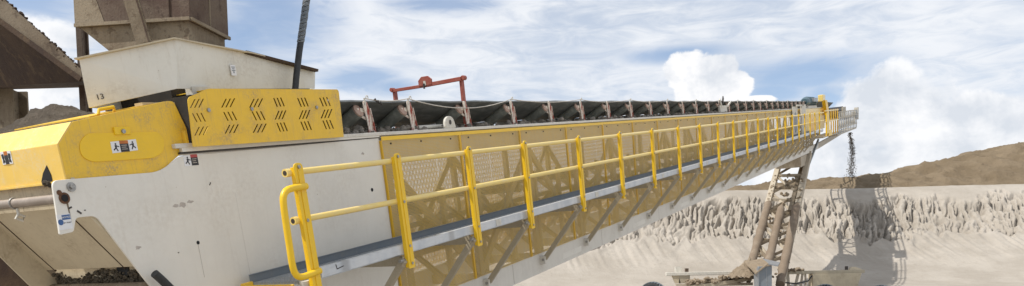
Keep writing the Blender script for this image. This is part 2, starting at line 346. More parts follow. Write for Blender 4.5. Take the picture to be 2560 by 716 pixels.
# tail box: recessed back plates between the two side plates
YT = 7.06
tl = [(4.04, -.10), (4.20, -.18), (5.30, -2.15), (5.15, -2.15), (4.02, -.24)]
MB().prism([(3.98, .12), (4.06, .12), (5.42, -2.15), (5.25, -2.15), (3.98, -.20)], YT, YT + .02).build('side_plate', 'hopper_tan', cv)
bk = MB().hexa([(4.09, YN + .02, .12), (4.09, YT, .12), (4.09, YT, -.10), (4.09, YN + .02, -.10)], [(4.12, YN + .02, .12), (4.12, YT, .12), (4.12, YT, -.10), (4.12, YN + .02, -.10)])
up_ = bk.build('back_plate', 'streaked_tan', cv); bk = MB(); bk.hexa([(4.105, YN + .02, -.10), (4.105, YT, -.10), (4.52, YT, -.645), (4.52, YN + .02, -.645)], [(4.14, YN + .02, -.10), (4.14, YT, -.10), (4.55, YT, -.645), (4.55, YN + .02, -.645)])
bk = bk.build('chute_back', 'hopper_tan', cv)
for yy in (6.02, 6.95):
    MB().bar((4.13, yy, -.13), (4.535, yy, -.66), .012, .012).build('weld_line', 'rust_dark', bk)
MB().box(4.60, 4.64, YN + .02, YT, -.80, -.60).build('scraper_board', 'hopper_tan', cv)
mb = MB(); mb.hexa([(4.57, 6.05, -.73), (4.57, 6.22, -.73), (4.60, 6.20, -.64), (4.60, 6.06, -.64)], [(4.599, 6.05, -.73), (4.599, 6.22, -.73), (4.602, 6.20, -.64), (4.602, 6.06, -.64)]); mb.build('opening', 'black', cv)
mb = MB()
for i in range(420):
    yy = random.uniform(YN + .04, YT - .02); mb.lump((4.575 + random.uniform(-.02, .03), yy, -.79 + abs(random.gauss(0, .03)) * (.5 + 1.6 * abs(math.sin(yy * 3.1 + 1)))), random.uniform(.008, .028))
dl = mb.build('caked_dirt', 'damp_dirt', cv, True); dl['kind'] = 'stuff'
lg = MB().tube([(4.54, YN + .02, -.83), (4.54, YT, -.83)], .05, 12); lg.hexa([(4.53, YN + .02, -.88), (4.53, YT, -.88), (5.15, YT, -2.1), (5.15, YN + .02, -2.1)], [(4.56, YN + .02, -.88), (4.56, YT, -.88), (5.2, YT, -2.1), (5.2, YN + .02, -2.1)])
lg.build('lower_apron', 'rust_dusty', cv, True)
# -- chords, deck and truss
for y0, y1 in ((YN, YN + .10), (YF - .10, YF)):
    MB().box(8.13, S_END, y0 + .03, y1, -.02, .24).build('top_chord', 'chord_white', cv)
    lc = MB().box(8.105, 54.0, y0, y1, -2.15, -1.815).build('lower_chord', 'chord_white', cv)
    if y0 == YN:
        for k, s in enumerate(np.arange(9.2, 53, 2.033)):
            MB().box(s, s + .9, YN - .003, YN, -2.08, -1.98).build('splice_plate', 'panel_white', lc) if k % 2 == 0 else MB().box(s, s + .012, YN - .002, YN, -2.14, -1.83).build('weld_line', 'scuff', lc)
        mb = MB(); mb.hexa([(54, YN, -2.15), (54, YN + .1, -2.15), (54, YN + .1, -1.815), (54, YN, -1.815)], [(76, YN, -1.72), (76, YN + .1, -1.72), (76, YN + .1, -1.45), (76, YN, -1.45)]); mb.build('head_chord', 'brace_tan', cv)
MB().box(5.1, S_END, YN - .02, YN + .30, .285, .325).build('deck', 'chord_white', cv, bevel=.006)
MB().box(5.1, S_END, YF - .30, YF + .02, .285, .325).build('deck', 'chord_white', cv)
for yy, nm in ((YN + .07, 'truss_web'), (YF - .06, 'truss_web')):
    mb = MB()
    for k, s in enumerate(np.arange(8.3, 53, 2.033)):
        mb.bar((s, yy, -1.82), (s, yy, -.02), .11, .07)
        a, b = ((s, -1.8), (s + 2.033, -.05)) if k % 2 else ((s, -.05), (s + 2.033, -1.8))
        mb.bar((a[0], yy + .01, a[1]), (b[0], yy + .01, b[1]), .10, .05)
    mb.build(nm, 'brace_tan', cv)
mb = MB()
for k, s in enumerate(np.arange(8.6, 53, 1.0165)):
    mb.bar((s, YN + .12, -1.85), (s, YF - .12, -.75), .07, .05, (1, 0, 0))
    if k % 2: mb.bar((s, YN + .12, -.75), (s, YF - .12, -1.85), .07, .05, (1, 0, 0))
    mb.box(s - .04, s + .04, YN + .11, YN + .17, -1.85, -.45)
mb.box(8.3, 53, 6.1, 6.16, -1.32, -1.22); mb.box(8.3, 53, 6.95, 7.0, -1.05, -.98)
mb.build('sway_bracing', 'brace_tan', cv)
mb = MB()
for s in np.arange(9.2, 53, 2.033): mb.box(s - .05, s + .05, YN + .10, YF - .10, -2.10, -1.95)
mb.build('floor_beam', 'brace_tan', cv)['kind'] = 'stuff'
mb = MB().box(8.13, 72, YN + .22, YF - .22, -.62, -.60); mb.build('return_belt', 'belt_rubber', cv)
for k, s in enumerate(np.arange(9.0, 53, 3.05)):
    MB().tube([(s, YN + .12, -.68), (s, YF - .12, -.68)], .07, 10).build('return_roller', 'roller_grey', cv, True)
# -- belt, troughed on the idlers
prof = [(5.985, .695), (6.005, .715), (6.40, .505), (6.46, .487), (6.74, .455), (6.80, .475), (7.18, .712), (7.20, .695), (6.81, .455), (6.745, .437), (6.455, .468), (6.39, .485)]
mb = MB(); ss = list(np.arange(7.2, 66, .38)); N = len(prof)
for i, s in enumerate(ss):
    for (y, h) in prof:
        sag = .018 * math.sin((s - 9.14) / 1.52 * 2 * PI) + (0 if s < 56 else -(s - 56) * .028)
        mb.v.append((s, y, h + sag * (1 if h < .6 else .35)))
for i in range(len(ss) - 1):
    for k in range(N): mb.f.append((i * N + k, i * N + (k + 1) % N, (i + 1) * N + (k + 1) % N, (i + 1) * N + k))
mb.build('belt', 'belt_rubber', cv, True)
# -- idlers: bracket, roller and centre roller; the first is built, the others copied
i0 = 8.20
idl = MB().box(i0 - .04, i0 + .04, 5.92, 7.28, .325, .345).build('idler', 'caked_red', cv)
st = [(i0 - .015, .33), (i0 + .095, .33), (i0 + .085, .47), (i0 + .06, .59), (i0 + .02, .70), (i0 - .045, .71), (i0 - .065, .64), (i0 - .035, .55), (i0 - .02, .45)]
br = MB().prism(rounded(st, .02, 3), 5.965, 5.980); br.hexa([(i0 + .083, 5.940, .33), (i0 + .096, 5.940, .33), (i0 + .096, 6.05, .33), (i0 + .083, 6.05, .33)], [(i0 + .038, 5.945, .62), (i0 + .052, 5.945, .62), (i0 + .052, 6.03, .62), (i0 + .038, 6.03, .62)])
br.bar((i0 - .01, 5.985, .60), (i0 - .13, 6.02, .605), .05, .012); br.bar((i0 - .01, 5.995, .50), (i0 - .12, 6.03, .57), .035, .012)
br.build('bracket', 'caked_red', idl, bevel=.004)
MB().prism([(i0 + .0, .33), (i0 + .07, .33), (i0 + .03, .66), (i0 - .03, .66)], 7.22, 7.24).build('bracket', 'caked_red', idl)
ra, rb = Vector((i0 - .10, 6.035, .595)), Vector((i0 - .10, 6.39, .405))
MB().tube([ra, rb], .082, 16).build('roller', 'roller_grey', idl, True)
dr = (rb - ra).normalized()
MB().tube([ra - dr * .028, ra - dr * .022, ra - dr * .001], [.055, .078, .078], 16).build('roller_cap', 'roller_cap', idl, True)
MB().tube([(i0 - .11, 6.45, .36), (i0 - .11, 6.75, .36)], .072, 12).build('roller', 'roller_grey', idl, True)
MB().tube([(i0 - .11, 6.77, .378), (i0 - .11, 7.15, .612)], .072, 12).build('roller', 'roller_grey', idl, True)
idler_s = [9.14, 10.61] + [12.14 + 1.525 * k for k in range(28)]
def roller_lod(o): pass
for s in idler_s: copy_tree(idl, cv, (s - i0, 0, 0))
# -- perforated guards with their flanges
gx0, gx1 = 8.14, 9.98
g = MB().box(gx0, gx1, YN - .022, YN - .019, -1.812, .225).build('mesh_guard', 'perforated_yellow', cv)
fl = MB().box(gx0, gx1 + .08, YN - .028, YN - .022, .225, .272).build('top_flange', 'safety_yellow', g)
MB().box(gx1 - .0, gx1 + .055, YN - .030, YN - .001, -1.812, .225).build('edge_flange', 'frame_yellow', g)
for s in (8.32, 9.0, 9.75): disc(MB(), (s, .185), .012, YN - .034, YN - .022, 6).build('bolt', 'mark_dark', g)
pit = 1.925
for k in range(1, 20): 
    copy_tree(g, cv, (pit * k, 0, 0))
MB().box(gx0 - .022, gx0, YN - .030, YN - .001, -1.812, .225).build('edge_flange', 'frame_yellow', g)
for k in range(0, 20):
    s = gx0 + k * pit; MB().box(s, s + pit - .02, YF + .019, YF + .022, -1.812, .25).build('mesh_guard', 'perforated_yellow', cv)
# solid panels and access window towards the head
sE = gx0 + 20 * pit
MB().box(sE + .06, sE + 2.0, YN - .03, YN - .02, -1.2, .27).build('solid_guard', 'rail_yellow', cv)
hb = MB().box(sE - 4.2, sE - 2.6, YN - .10, YN - .05, -1.1, .42).build('control_panel', 'lug_white', cv)
disc(MB(), (sE - 3.4, -.35), .5, YN - .11, YN - .10, 16).build('panel_window', 'kick_grey', hb)
MB().box(sE + 2.05, S_END, YN - .03, YN - .02, -1.0, .27).build('solid_guard', 'rail_yellow', cv)
MB().prism(rounded([(9.67, .325), (9.97, .325), (9.93, .44), (9.87, .485), (9.77, .485), (9.70, .44)], .04), YN - .01, YN + .03).build('lifting_eye', 'lug_white', cv, bevel=.008)
disc(MB(), (9.82, .405), .032, YN - .013, YN - .010, 14).build('eye_hole', 'mark_dark', cv)
MB().tube([(9.35, 6.02, .372), (9.95, 5.98, .372)], .025, 10).build('stay_pipe', 'lug_white', cv, True)
# head pulley
hp = MB().tube([(72.6, YN + .1, -.15), (72.6, YF - .1, -.15)], .45, 18).build('head_pulley', 'rubber', cv, True)
MB().box(71.5, 74.5, YN + .02, YN + .1, -.6, .25).build('bearing_plate', 'brace_tan', cv)

# ================================================================== WALKWAY
pp = [5.67, 7.23, 8.79, 10.38] + [12.42 + 2.032 * k for k in range(18)]
pp = [p for p in pp if p < 49]
wk = thing('walkway', 'narrow galvanised service walkway bracketed along the conveyor side', 'walkway', (5.6, 5.0, -1.0))
def fascia_mat():
    m, nt, b = newmat('fascia_galv'); v = coords(nt)
    a = noise(nt, v, 3.0, 6, .6); k = noise(nt, coords(nt, (2, 8, 14)), 3.0, 5, .6)
    c = mixc(nt, sstep(nt, a, .35, .7), (0.62, 0.63, 0.64), (0.48, 0.51, 0.545)); c = mixc(nt, math_(nt, 'MULTIPLY', sstep(nt, k, .5, .8), .5), c, (0.38, 0.37, 0.36))
    spx = nd(nt, 'ShaderNodeSeparateXYZ'); nt.links.new(v, spx.inputs[0])
    ph = math_(nt, 'FRACT', math_(nt, 'DIVIDE', math_(nt, 'SUBTRACT', spx.outputs[0], 12.42 - 5.6 - .16 - 1.016), 2.032))
    q = math_(nt, 'ABSOLUTE', math_(nt, 'SUBTRACT', ph, .5)); st = math_(nt, 'SUBTRACT', 1.0, sstep(nt, q, .012, .05))
    c = mixc(nt, math_(nt, 'MULTIPLY', st, .55), c, (0.26, 0.255, 0.25))
    nt.links.new(c, b.inputs['Base Color']); b.inputs['Roughness'].default_value = .4; b.inputs['Metallic'].default_value = .35; bump(nt, b, a, .06, .01); MATS['fascia_galv'] = m
fascia_mat()
sW = 49.0
mb = MB().prism([(0, 0)] * 0 or [(5.80, -1.005), (sW, -1.005), (sW, -.908), (5.80, -.908)], 5.0, 5.008); mb.box(5.80, sW, 5.008, 5.06, -.916, -.908); mb.box(5.80, sW, 5.008, 5.06, -1.005, -.997)
fa = mb.build('edge_channel', 'fascia_galv', wk)
for px in (1215, 1490, 1640): 
    s = conv(px, 560, 'y', 5.0)[0]; 
for s in (9.35, 13.05, 17.1, 21.2, 25.3, 29.4): MB().box(s, s + .14, 4.994, 5.0, -1.0, -.915).build('splice_plate', 'lug_white', fa)
m_ = MB(); c = (6.02, -.965); m_.bar((c[0], 4.998, c[1] + .045), (c[0] + .01, 4.998, c[1]), .008, .003); m_.bar((c[0] + .01, 4.998, c[1]), (c[0] + .11, 4.998, c[1] + .012), .008, .003)
m_.build('paint_mark', 'mark_dark', fa)
kp = MB().box(5.585, sW, 5.69, 5.70, -1.04, -.92)
kp.box(5.585, sW, 5.675, 5.69, -.926, -.92); kp.build('kick_plate', 'kick_grey', wk)
mb = MB()
for k in range(15): y = 5.08 + .042 * k; mb.box(5.60, sW, y, y + .007, -1.03, -1.0)
for s in np.arange(5.65, sW, .10): mb.box(s, s + .007, 5.06, 5.69, -1.02, -1.001)
mb.build('grating', 'galvanised', wk)
b0 = pp[1]
cb = MB().box(b0 - .06, b0 - .02, 5.06, 5.74, -1.14, -1.035); cb.prism(rounded([(b0 - .14, -1.13), (b0 - .02, -1.17), (b0 - .02, -1.02), (b0 - .10, -1.04)], .03, 3), 5.00, 5.012)
pb = cb.build('cross_bearer', 'brace_tan', wk)
db = MB().bar((b0 - .085, 4.995, -1.07), (b0 - .085, 5.74, -1.93), .075, .06, (1, 0, 0)).build('diagonal_brace', 'brace_tan', pb, bevel=.006)
MB().box(b0 - .15, b0 - .03, 5.70, 5.80, -2.0, -1.87).build('brace_foot', 'chord_white', pb)
MB().tube([(b0 - .16, 5.0, -1.075), (b0 - .02, 5.0, -1.075)], .02, 8).build('bolt', 'bolt_steel', pb); MB().tube([(b0 - .165, 5.735, -1.925), (b0 - .015, 5.735, -1.925)], .022, 8).build('bolt', 'bolt_steel', pb)
for p in pp[2:]: copy_tree(pb, wk, (p - b0, 0, 0))
eb = MB().box(5.46, 5.585, 5.66, 5.70, -1.13, -.985); eb.box(5.45, 5.47, 5.05, 5.70, -1.13, -1.0); eb.build('end_plate', 'guard_yellow', wk, bevel=.005)
MB().tube([(5.62, 5.06, -1.0), (5.62, 5.06, -1.14)], .05, 12).build('end_spacer', 'lug_white', wk, True)

# ================================================================== GUARDRAIL
gr = thing('guardrail', 'yellow two rail guardrail with flat posts along the walkway edge', 'guardrail', (5.4, 5.0, -1.15))
p0 = pp[0]
out = rounded([(p0 - .06, -1.175), (p0 + .06, -1.175), (p0 + .06, .055), (p0 - .06, .055)], [.02, .02, .05, .05], 5)
pm = MB().prism(out, 4.955, 4.967); pm.box(p0 - .06, p0 - .05, 4.967, 5.0, -1.16, .02); pm.box(p0 + .05, p0 + .06, 4.967, 5.0, -1.16, .02)
pm.prism([(p0 - .018, -1.14), (p0 + .012, -1.14), (p0 + .012, .0), (p0 - .018, .0)], 4.948, 4.955)
po = pm.build('post', 'safety_yellow', gr, bevel=.003)
for h in (.02, -.455, -.93, -1.12): disc(MB(), (p0, h), .016, 4.940, 4.956, 8).build('bolt', 'bolt_steel', po)
for p in pp[1:]: copy_tree(po, gr, (p - p0, 0, 0))
for h, s0 in ((-.022, 5.56), (-.445, 5.56)):
    rl = MB().tube([(s0, 5.02, h), (49.5, 5.02, h)], .029, 14).build('top_rail' if h > -.1 else 'mid_rail', 'rail_yellow', gr, True)
    MB().tube([(s0 - .004, 5.02, h), (s0 + .05, 5.02, h)], .037, 14).build('end_socket', 'rail_yellow', rl, True)
    MB().tube([(s0 - .006, 5.02, h), (s0 - .003, 5.02, h)], .022, 12).build('pipe_bore', 'mark_dark', rl)
lp = [(5.72, -.155), (5.56, -.155), (5.46, -.165), (5.405, -.21), (5.39, -.29), (5.383, -.45), (5.378, -.65), (5.372, -.82), (5.39, -.90), (5.44, -.935), (5.52, -.94), (5.72, -.925)]
lp = [(s, 4.945, h) for s, h in lp]
sm = [lp[0]]
for i in range(1, len(lp) - 1):
    a, b_, c_ = map(Vector, (lp[i - 1], lp[i], lp[i + 1])); sm += [tuple(b_ * .75 + a * .25), tuple(b_ * .75 + c_ * .25)]
sm.append(lp[-1])
MB().tube(sm, .031, 14).build('end_loop', 'safety_yellow', gr, True)

# ================================================================== VENTED GUARD over the tail drive
vg = thing('vented_guard', 'dusty yellow steel cover with chevron rows of slots, between hood and walkway', 'machine guard', (5.23, 5.72, .29))
YV = 5.715
ol = rounded([cy(468, 245, YV), cy(520, 222, YV), cy(846, 224, YV), cy(859, 343, YV), cy(482, 368, YV)], [.04, .03, .04, .01, .01], 5)
bm = bmesh.new()
def loop(pts):
    vs = [bm.verts.new((p[0] - 5.23, YV - 5.72, p[1] - .29)) for p in pts]; return [bm.edges.new((vs[i], vs[(i + 1) % len(vs)])) for i in range(len(vs))]
ed = loop(ol)
rows = [([492, 570, 640, 697, 757, 812], [259, 258, 258, 256, 256, 255]), ([497, 575, 646, 701, 761, 816], [294, 291, 290, 288, 287, 285]), ([503, 579, 649, 705, 765, 820], [328, 323, 321, 318, 315, 312])]
for r, (xs, ys) in enumerate(rows):
    for k in range(6):
        sg = 1 if ((k < 3) ^ (r == 1)) else -1
        sx = .82 if k > 2 else 1.0
        for j in (-1, 0, 1):
            x = xs[k] + j * 10.5 * sx; y = ys[k] - j * .6
            a = (x + sg * 5.5 * sx, y - 11); b_ = (x - sg * 5.5 * sx, y + 11)
            ed += loop([cy(a[0] - 1.7, a[1], YV), cy(a[0] + 1.7, a[1], YV), cy(b_[0] + 1.7, b_[1], YV), cy(b_[0] - 1.7, b_[1], YV)])
bmesh.ops.triangle_fill(bm, use_beauty=True, use_dissolve=False, edges=ed)
bmesh.ops.recalc_face_normals(bm, faces=bm.faces)
me = bpy.data.meshes.new('cover'); bm.to_mesh(me); bm.free(); me.materials.append(MATS['guard_yellow'])
co = bpy.data.objects.new('cover', me); COL.objects.link(co); co.parent = vg
md = co.modifiers.new('sheet', 'SOLIDIFY'); md.thickness = .006; md.offset = 0
tp = [p for p in ol]
a_, b_ = cy(520, 222, YV), cy(843, 224, YV); MB().hexa([(a_[0], YV + .004, a_[1] - .012), (b_[0], YV + .004, b_[1] - .012), (b_[0], YV + .5, b_[1] - .012), (a_[0], YV + .5, a_[1] - .012)], [(a_[0], YV + .004, a_[1] - .004), (b_[0], YV + .004, b_[1] - .004), (b_[0], YV + .5, b_[1] - .004), (a_[0], YV + .5, a_[1] - .004)]).build('top_sheet', 'guard_yellow', vg)
for px, py in ((520, 276), (628, 273), (790, 269)): disc(MB(), cy(px, py, YV), .018, YV - .016, YV - .003, 8).build('bolt', 'bolt_steel', vg)
MB().box(5.4, 7.3, YV + .10, YV + .45, .33, .74).build('drive_box', 'dark_drive', vg)

# ================================================================== TAIL GUARD
tg = thing('tail_guard', 'yellow folded steel cover on the tail end with an oval hatch and hazard labels', 'machine guard', (4.06, 5.86, .11))
YG = 5.825
poly = [(4.06, .105), (4.06, .375), (4.215, .535), (5.15, .69), (5.215, .685), (5.30, .45), (5.285, .30), (5.20, .25), (4.91, .095)]
MB().prism(rounded(poly, [0, 0, .01, .04, .04, .03, .04, .03, .03], 4), YG, YG + .02).build('side_sheet', 'guard_yellow', tg, bevel=.003)
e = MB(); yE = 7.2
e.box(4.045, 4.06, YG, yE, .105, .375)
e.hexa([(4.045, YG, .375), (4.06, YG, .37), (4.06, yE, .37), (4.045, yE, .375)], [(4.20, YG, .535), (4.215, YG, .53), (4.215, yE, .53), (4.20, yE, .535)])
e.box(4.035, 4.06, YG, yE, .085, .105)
ep = e.build('end_sheet', 'pale_yellow', tg, bevel=.003)
def ce(px, py): p = conv(px, py, 's', 4.044); return (p[1], p[2])
tear = [ce(117, 414), ce(128, 437), ce(131, 452), ce(126, 466), ce(112, 467), ce(104, 455), ce(108, 434)]
tm = MB(); tm.add([(4.041, y, h) for y, h in tear] + [(4.046, y, h) for y, h in tear], [tuple(range(7)), tuple(range(13, 6, -1))] + [(i, (i + 1) % 7, (i + 1) % 7 + 7, i + 7) for i in range(7)])
th = tm.build('torn_opening', 'black', ep)
m_ = MB(); q = ce(122, 455)
for i in range(7): m_.lump((4.035 + random.uniform(-.01, .01), q[0] + random.uniform(-.03, .03), q[1] + random.uniform(-.03, .012)), random.uniform(.015, .025))
m_.build('rubber_lump', 'damp_gravel', th, True)
# label on the end sheet
y0_, y1_ = ce(4, 395)[0], ce(30, 395)[0]; hl = ce(16, 395)[1]
L = MB().box(4.0415, 4.045, min(y0_, y1_), max(y0_, y1_), hl - .05, hl + .05).build('hazard_label', 'sticker_white', ep)
ym = (y0_ + y1_) / 2; dy = abs(y1_ - y0_)
MB().box(4.040, 4.0415, ym - dy * .17, ym + dy * .17, hl - .05, hl + .02).build('text_field', 'sticker_black', L); MB().box(4.040, 4.0415, ym - dy * .17, ym + dy * .17, hl + .02, hl + .05).build('label_header', 'sticker_orange', L)
for q in (-1, 1):
    m_ = MB(); m_.bar((4.0408, ym + q * dy * .34, hl + .03), (4.0408, ym + q * dy * .30, hl - .005), .028, .002, (1, 0, 0)); m_.bar((4.0408, ym + q * dy * .30, hl), (4.0408, ym + q * dy * .38, hl - .04), .013, .002, (1, 0, 0)); m_.bar((4.0408, ym + q * dy * .30, hl), (4.0408, ym + q * dy * .24, hl - .035), .013, .002, (1, 0, 0)); m_.build('pictogram', 'sticker_black', L)
ho = [cy(215, 334, YG), cy(395, 330, YG), cy(411, 352, YG), cy(408, 380, YG), cy(385, 396, YG), cy(230, 406, YG), cy(203, 393, YG), cy(196, 360, YG)]
ha = MB().prism(rounded(ho, .08, 5), YG - .007, YG).build('hatch', 'safety_yellow', tg, bevel=.003)
c = cy(303, 328, YG); lt = MB().box(c[0] - .075, c[0] + .075, YG - .02, YG, c[1] - .03, c[1] + .032).build('hatch_latch', 'safety_yellow', tg, bevel=.004)
disc(MB(), (c[0], c[1] - .005), .018, YG - .034, YG - .02, 8).build('bolt', 'bolt_steel', lt)
c = cy(309, 366, YG); picto_label(ha, c[0], c[1], YG - .007, .245, .09, 'sticker_orange', True, .05)
hn = [conv(246, 287, 'y', 6.0), conv(247, 275, 'y', 6.0), conv(284, 268, 'y', 6.0), conv(286, 278, 'y', 6.0)]
MB().tube(hn, .014, 8).build('lift_handle', 'safety_yellow', tg, True)
a_, b_ = cy(452, 328, YG), cy(463, 370, YG); MB().box(a_[0], b_[0] + .02, YG - .04, YG, b_[1], a_[1]).build('corner_tab', 'guard_yellow', tg, bevel=.004)
MB().hexa([(4.5, 6.0, .58), (5.15, 6.0, .68), (5.15, 7.0, .68), (4.5, 7.0, .58)], [(4.5, 6.0, .59), (5.15, 6.0, .69), (5.15, 7.0, .69), (4.5, 7.0, .59)]).build('top_sheet', 'guard_yellow', tg)

# gravel heap carried in the tail
def heap(name, mat, label, cat, ctr, frame, rs, ry, ht, n=44, rough=.05, fall=1.0, kind='stuff', skew=0):
    vs, fs = [], []
    ns = RNG.normal(size=(n + 1, n + 1))
    for _ in range(2): ns = (ns + np.roll(ns, 1, 0) + np.roll(ns, 1, 1) + np.roll(ns, -1, 0) + np.roll(ns, -1, 1)) / 3.2
    for i in range(n + 1):
        for j in range(n + 1):
            u, v = i / n * 2 - 1, j / n * 2 - 1
            r = math.hypot(u - skew * (1 - abs(v)) * (1 - abs(u)), v); z = ht * max(0, 1 - r ** fall) + rough * ns[i, j] * .35
            vs.append((ctr[0] + u * rs, ctr[1] + v * ry, ctr[2] + z))
            if i < n and j < n: a = i * (n + 1) + j; fs.append((a, a + n + 1, a + n + 2, a + 1))
    return single(MB().add(vs, fs), name, mat, label, cat, ctr, frame, None, kind, True)
heap('gravel_heap', 'damp_gravel', 'grey brown gravel heap lying in the tail behind the yellow cover', 'gravel', (5.42, 7.72, .36), 'C', 1.1, 1.05, .53, n=64, rough=.05, fall=1.15)

# ================================================================== WHITE FEED HOOD
hd = thing('feed_hood', 'off white angular feed hood standing over the tail under the rusty hopper', 'feed hood', (5.3, 5.85, .75))
def hp_(px, py, y): p = conv(px, py, 'y', y); return Vector(p)
T = [hp_(198, 150, 6.22), hp_(440, 99, 5.85), hp_(622, 136, 6.0), hp_(788, 176, 6.15)]
Bt = [hp_(222, 270, 6.22), hp_(443, 222, 5.85), hp_(620, 222, 5.99), hp_(787, 222, 6.13)]
def mir(v): return Vector((v.x, 13.2 - v.y, v.z))
far_ = [Vector((7.4, 7.1, 0)), Vector((6.1, 7.3, 0))]
ring_t = T + [Vector((v.x, v.y, z)) for v, z in zip(far_, (1.06, 1.17))]; ring_b = Bt + [Vector((v.x, v.y, z)) for v, z in zip(far_, (.84, .76))]
n = len(ring_t); hb_ = MB().add(ring_t + ring_b, [(i, (i + 1) % n, n + (i + 1) % n, n + i) for i in range(n)])
sh = hb_.build('shell', 'hood_white', hd); md = sh.modifiers.new('plate', 'SOLIDIFY'); md.thickness = .015; md.offset = -1
rim = MB()
ctr = sum(ring_t, Vector()) / n
for i in range(n):
    a, b_ = ring_t[i], ring_t[(i + 1) % n]
    oa = (a - ctr); oa.z = 0; ob = (b_ - ctr); ob.z = 0; oa = oa.normalized() * .05; ob = ob.normalized() * .05
    up = Vector((0, 0, .012)); rim.hexa([a - oa * .2, b_ - ob * .2, b_ + ob, a + oa], [a - oa * .2 + up, b_ - ob * .2 + up, b_ + ob + up, a + oa + up])
rim.build('rim_flange', 'rail_yellow' if False else 'hopper_tan', hd)
a_, b_ = hp_(612, 131, 5.98), hp_(791, 177, 6.1); MB().bar(a_, b_, .028, .05).build('rubber_strip', 'rust_dark', hd)
lbp = hp_(580, 176, 5.955)
wl = MB().box(lbp.x - .032, lbp.x + .032, lbp.y - .02, lbp.y - .012, lbp.z - .052, lbp.z + .045).build('paper_label', 'sticker_white', hd)
for i, (hw, dz) in enumerate(((.022, .026), (.015, .010), (.022, -.006), (.006, -.026))): MB().box(lbp.x - hw, lbp.x + hw, lbp.y - .022, lbp.y - .02, lbp.z + dz - .004, lbp.z + dz + .004 + (.008 if i == 3 else 0)).build('text_line', 'kick_grey', wl)
# stencilled figure on the left face
fa_, fb_ = Bt[0], Bt[1]; q = hp_(252, 241, 6.39)
fd = (fb_ - fa_); fd.z = 0; fd.normalize()
lo_, hi_ = 5.8, 6.6
for _ in range(40):          # where the sight of the stencil meets the slanted left face
    y_ = (lo_ + hi_) / 2; q = hp_(250, 243, y_); k_ = (q - fa_); side_ = k_.x * fd.y - k_.y * fd.x
    lo_, hi_ = (lo_, y_) if side_ < 0 else (y_, hi_)
nrm_ = Vector((fd.y, -fd.x, 0)) * (-1 if fd.y * 1 + -fd.x * 0 > 0 else 1)
if nrm_.y > 0: nrm_ = -nrm_
q = q + nrm_ * .006
tm = text_part('stencil', '13', 'mark_dark', hd, q.x, q.z, q.y, .062, .12, 1.1, (fd.x, fd.y))
# dark chute throat under the hood and its cross beams
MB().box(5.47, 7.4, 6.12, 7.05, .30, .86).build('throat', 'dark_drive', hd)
MB().box(5.05, 5.52, 6.02, 6.12, .62, .70).build('support_beam', 'hopper_tan', hd)
bx = conv(500, 232, 'y', 5.9); MB().box(bx[0] - .12, bx[0] + .10, 5.86, 5.95, bx[2] - .08, bx[2] + .05).build('support_block', 'lug_white', hd, bevel=.005)

# ================================================================== RUSTY HOPPER, chute and columns
def pz(px, py, z):
    c = W @ ray(px, py); k = (z - EYE.z) / c[2]; return Vector((c[0] * k, c[1] * k, z))
zb = wpt(475, 50, 7.5)[2]
P1, P0, P3 = pz(475, 50, zb), pz(188, 68, zb), pz(572, 100, zb); P4 = P0 + (P3 - P1)
rh = thing('rusty_hopper', 'brown rusty steel hopper with sloping bottom hanging above the white hood', 'hopper', tuple(P1), 'W')
up = Vector((0, 0, 2.6))
bw = MB().hexa([P0, P1, P3, P4], [P0 + up, P1 + up, P3 + up, P4 + up]).build('bin_wall', 'rust', rh, bevel=.006)
MB().bar(P0 + Vector((0, -.012, .01)), P1 + Vector((0, -.012, .01)), .03, .02).build('bottom_angle', 'rust_dusty', bw)
MB().bar(P1 + Vector((.012, 0, .01)), P3 + Vector((.012, 0, .01)), .03, .02).build('bottom_angle', 'rust_dusty', bw)
x_ = pz(262, 62, zb); MB().hexa([P0 + Vector((-.004, -.006, .03)), x_ + Vector((0, -.006, .03)), x_ + Vector((0, .0, .03)), P0 + Vector((-.004, 0, .03))], [P0 + Vector((-.004, -.006, 2.5)), x_ + Vector((-1.1, -.006, 2.5)), x_ + Vector((-1.1, 0, 2.5)), P0 + Vector((-.004, 0, 2.5))]) 
dp = P0.lerp(P1, .26); MB().add([P0 + Vector((0, -.005, .03)), dp + Vector((0, -.005, .03)), P0.lerp(P1, .14) + Vector((0, -.005, .42)), P0 + Vector((0, -.005, .42))], [(0, 1, 2, 3)]).build('lit_dust_patch', 'rust_dusty', bw)  # paler dusty tone; its hard slanted edge paints in a shadow edge
for t in (.52, .83): a_ = P0.lerp(P1, t); MB().box(a_.x - .004, a_.x + .004, a_.y - .010, a_.y, zb + .03, zb + 2.4).build('seam', 'rust_dark', bw)
a_ = P1.lerp(P3, .5); MB().box(a_.x, a_.x + .010, a_.y - .005, a_.y + .005, zb + .03, zb + 2.4).build('seam', 'rust_dusty', bw)
i0_, i1_, i3_, i4_ = P0.lerp(P1, .03) + Vector((0, .03, 0)), P1 + Vector((-.03, .03, 0)), P3 + Vector((-.03, -.03, 0)), P4 + Vector((.03, -.03, 0))
dn = Vector((0, 0, -.55)); n0 = P0.lerp(P1, .62) + Vector((0, .04, 0)) + dn; n4 = P4.lerp(P3, .62) + Vector((0, -.04, 0)) + dn
MB().hexa([n0, i1_ + dn, i3_ + dn, n4], [i0_, i1_, i3_, i4_]).build('funnel', 'rust_dusty', rh)
a_, b_ = Vector(wpt(310, -60, 7.36)), Vector(wpt(360, 108, 7.42)); MB().bar(a_, b_, .135, .012).build('brace_bar', 'rust_dusty', rh)
MB().bar(a_ + Vector((.05, .02, 0)), b_ + Vector((.05, .02, 0)), .012, .06).build('brace_bar', 'rust', rh)

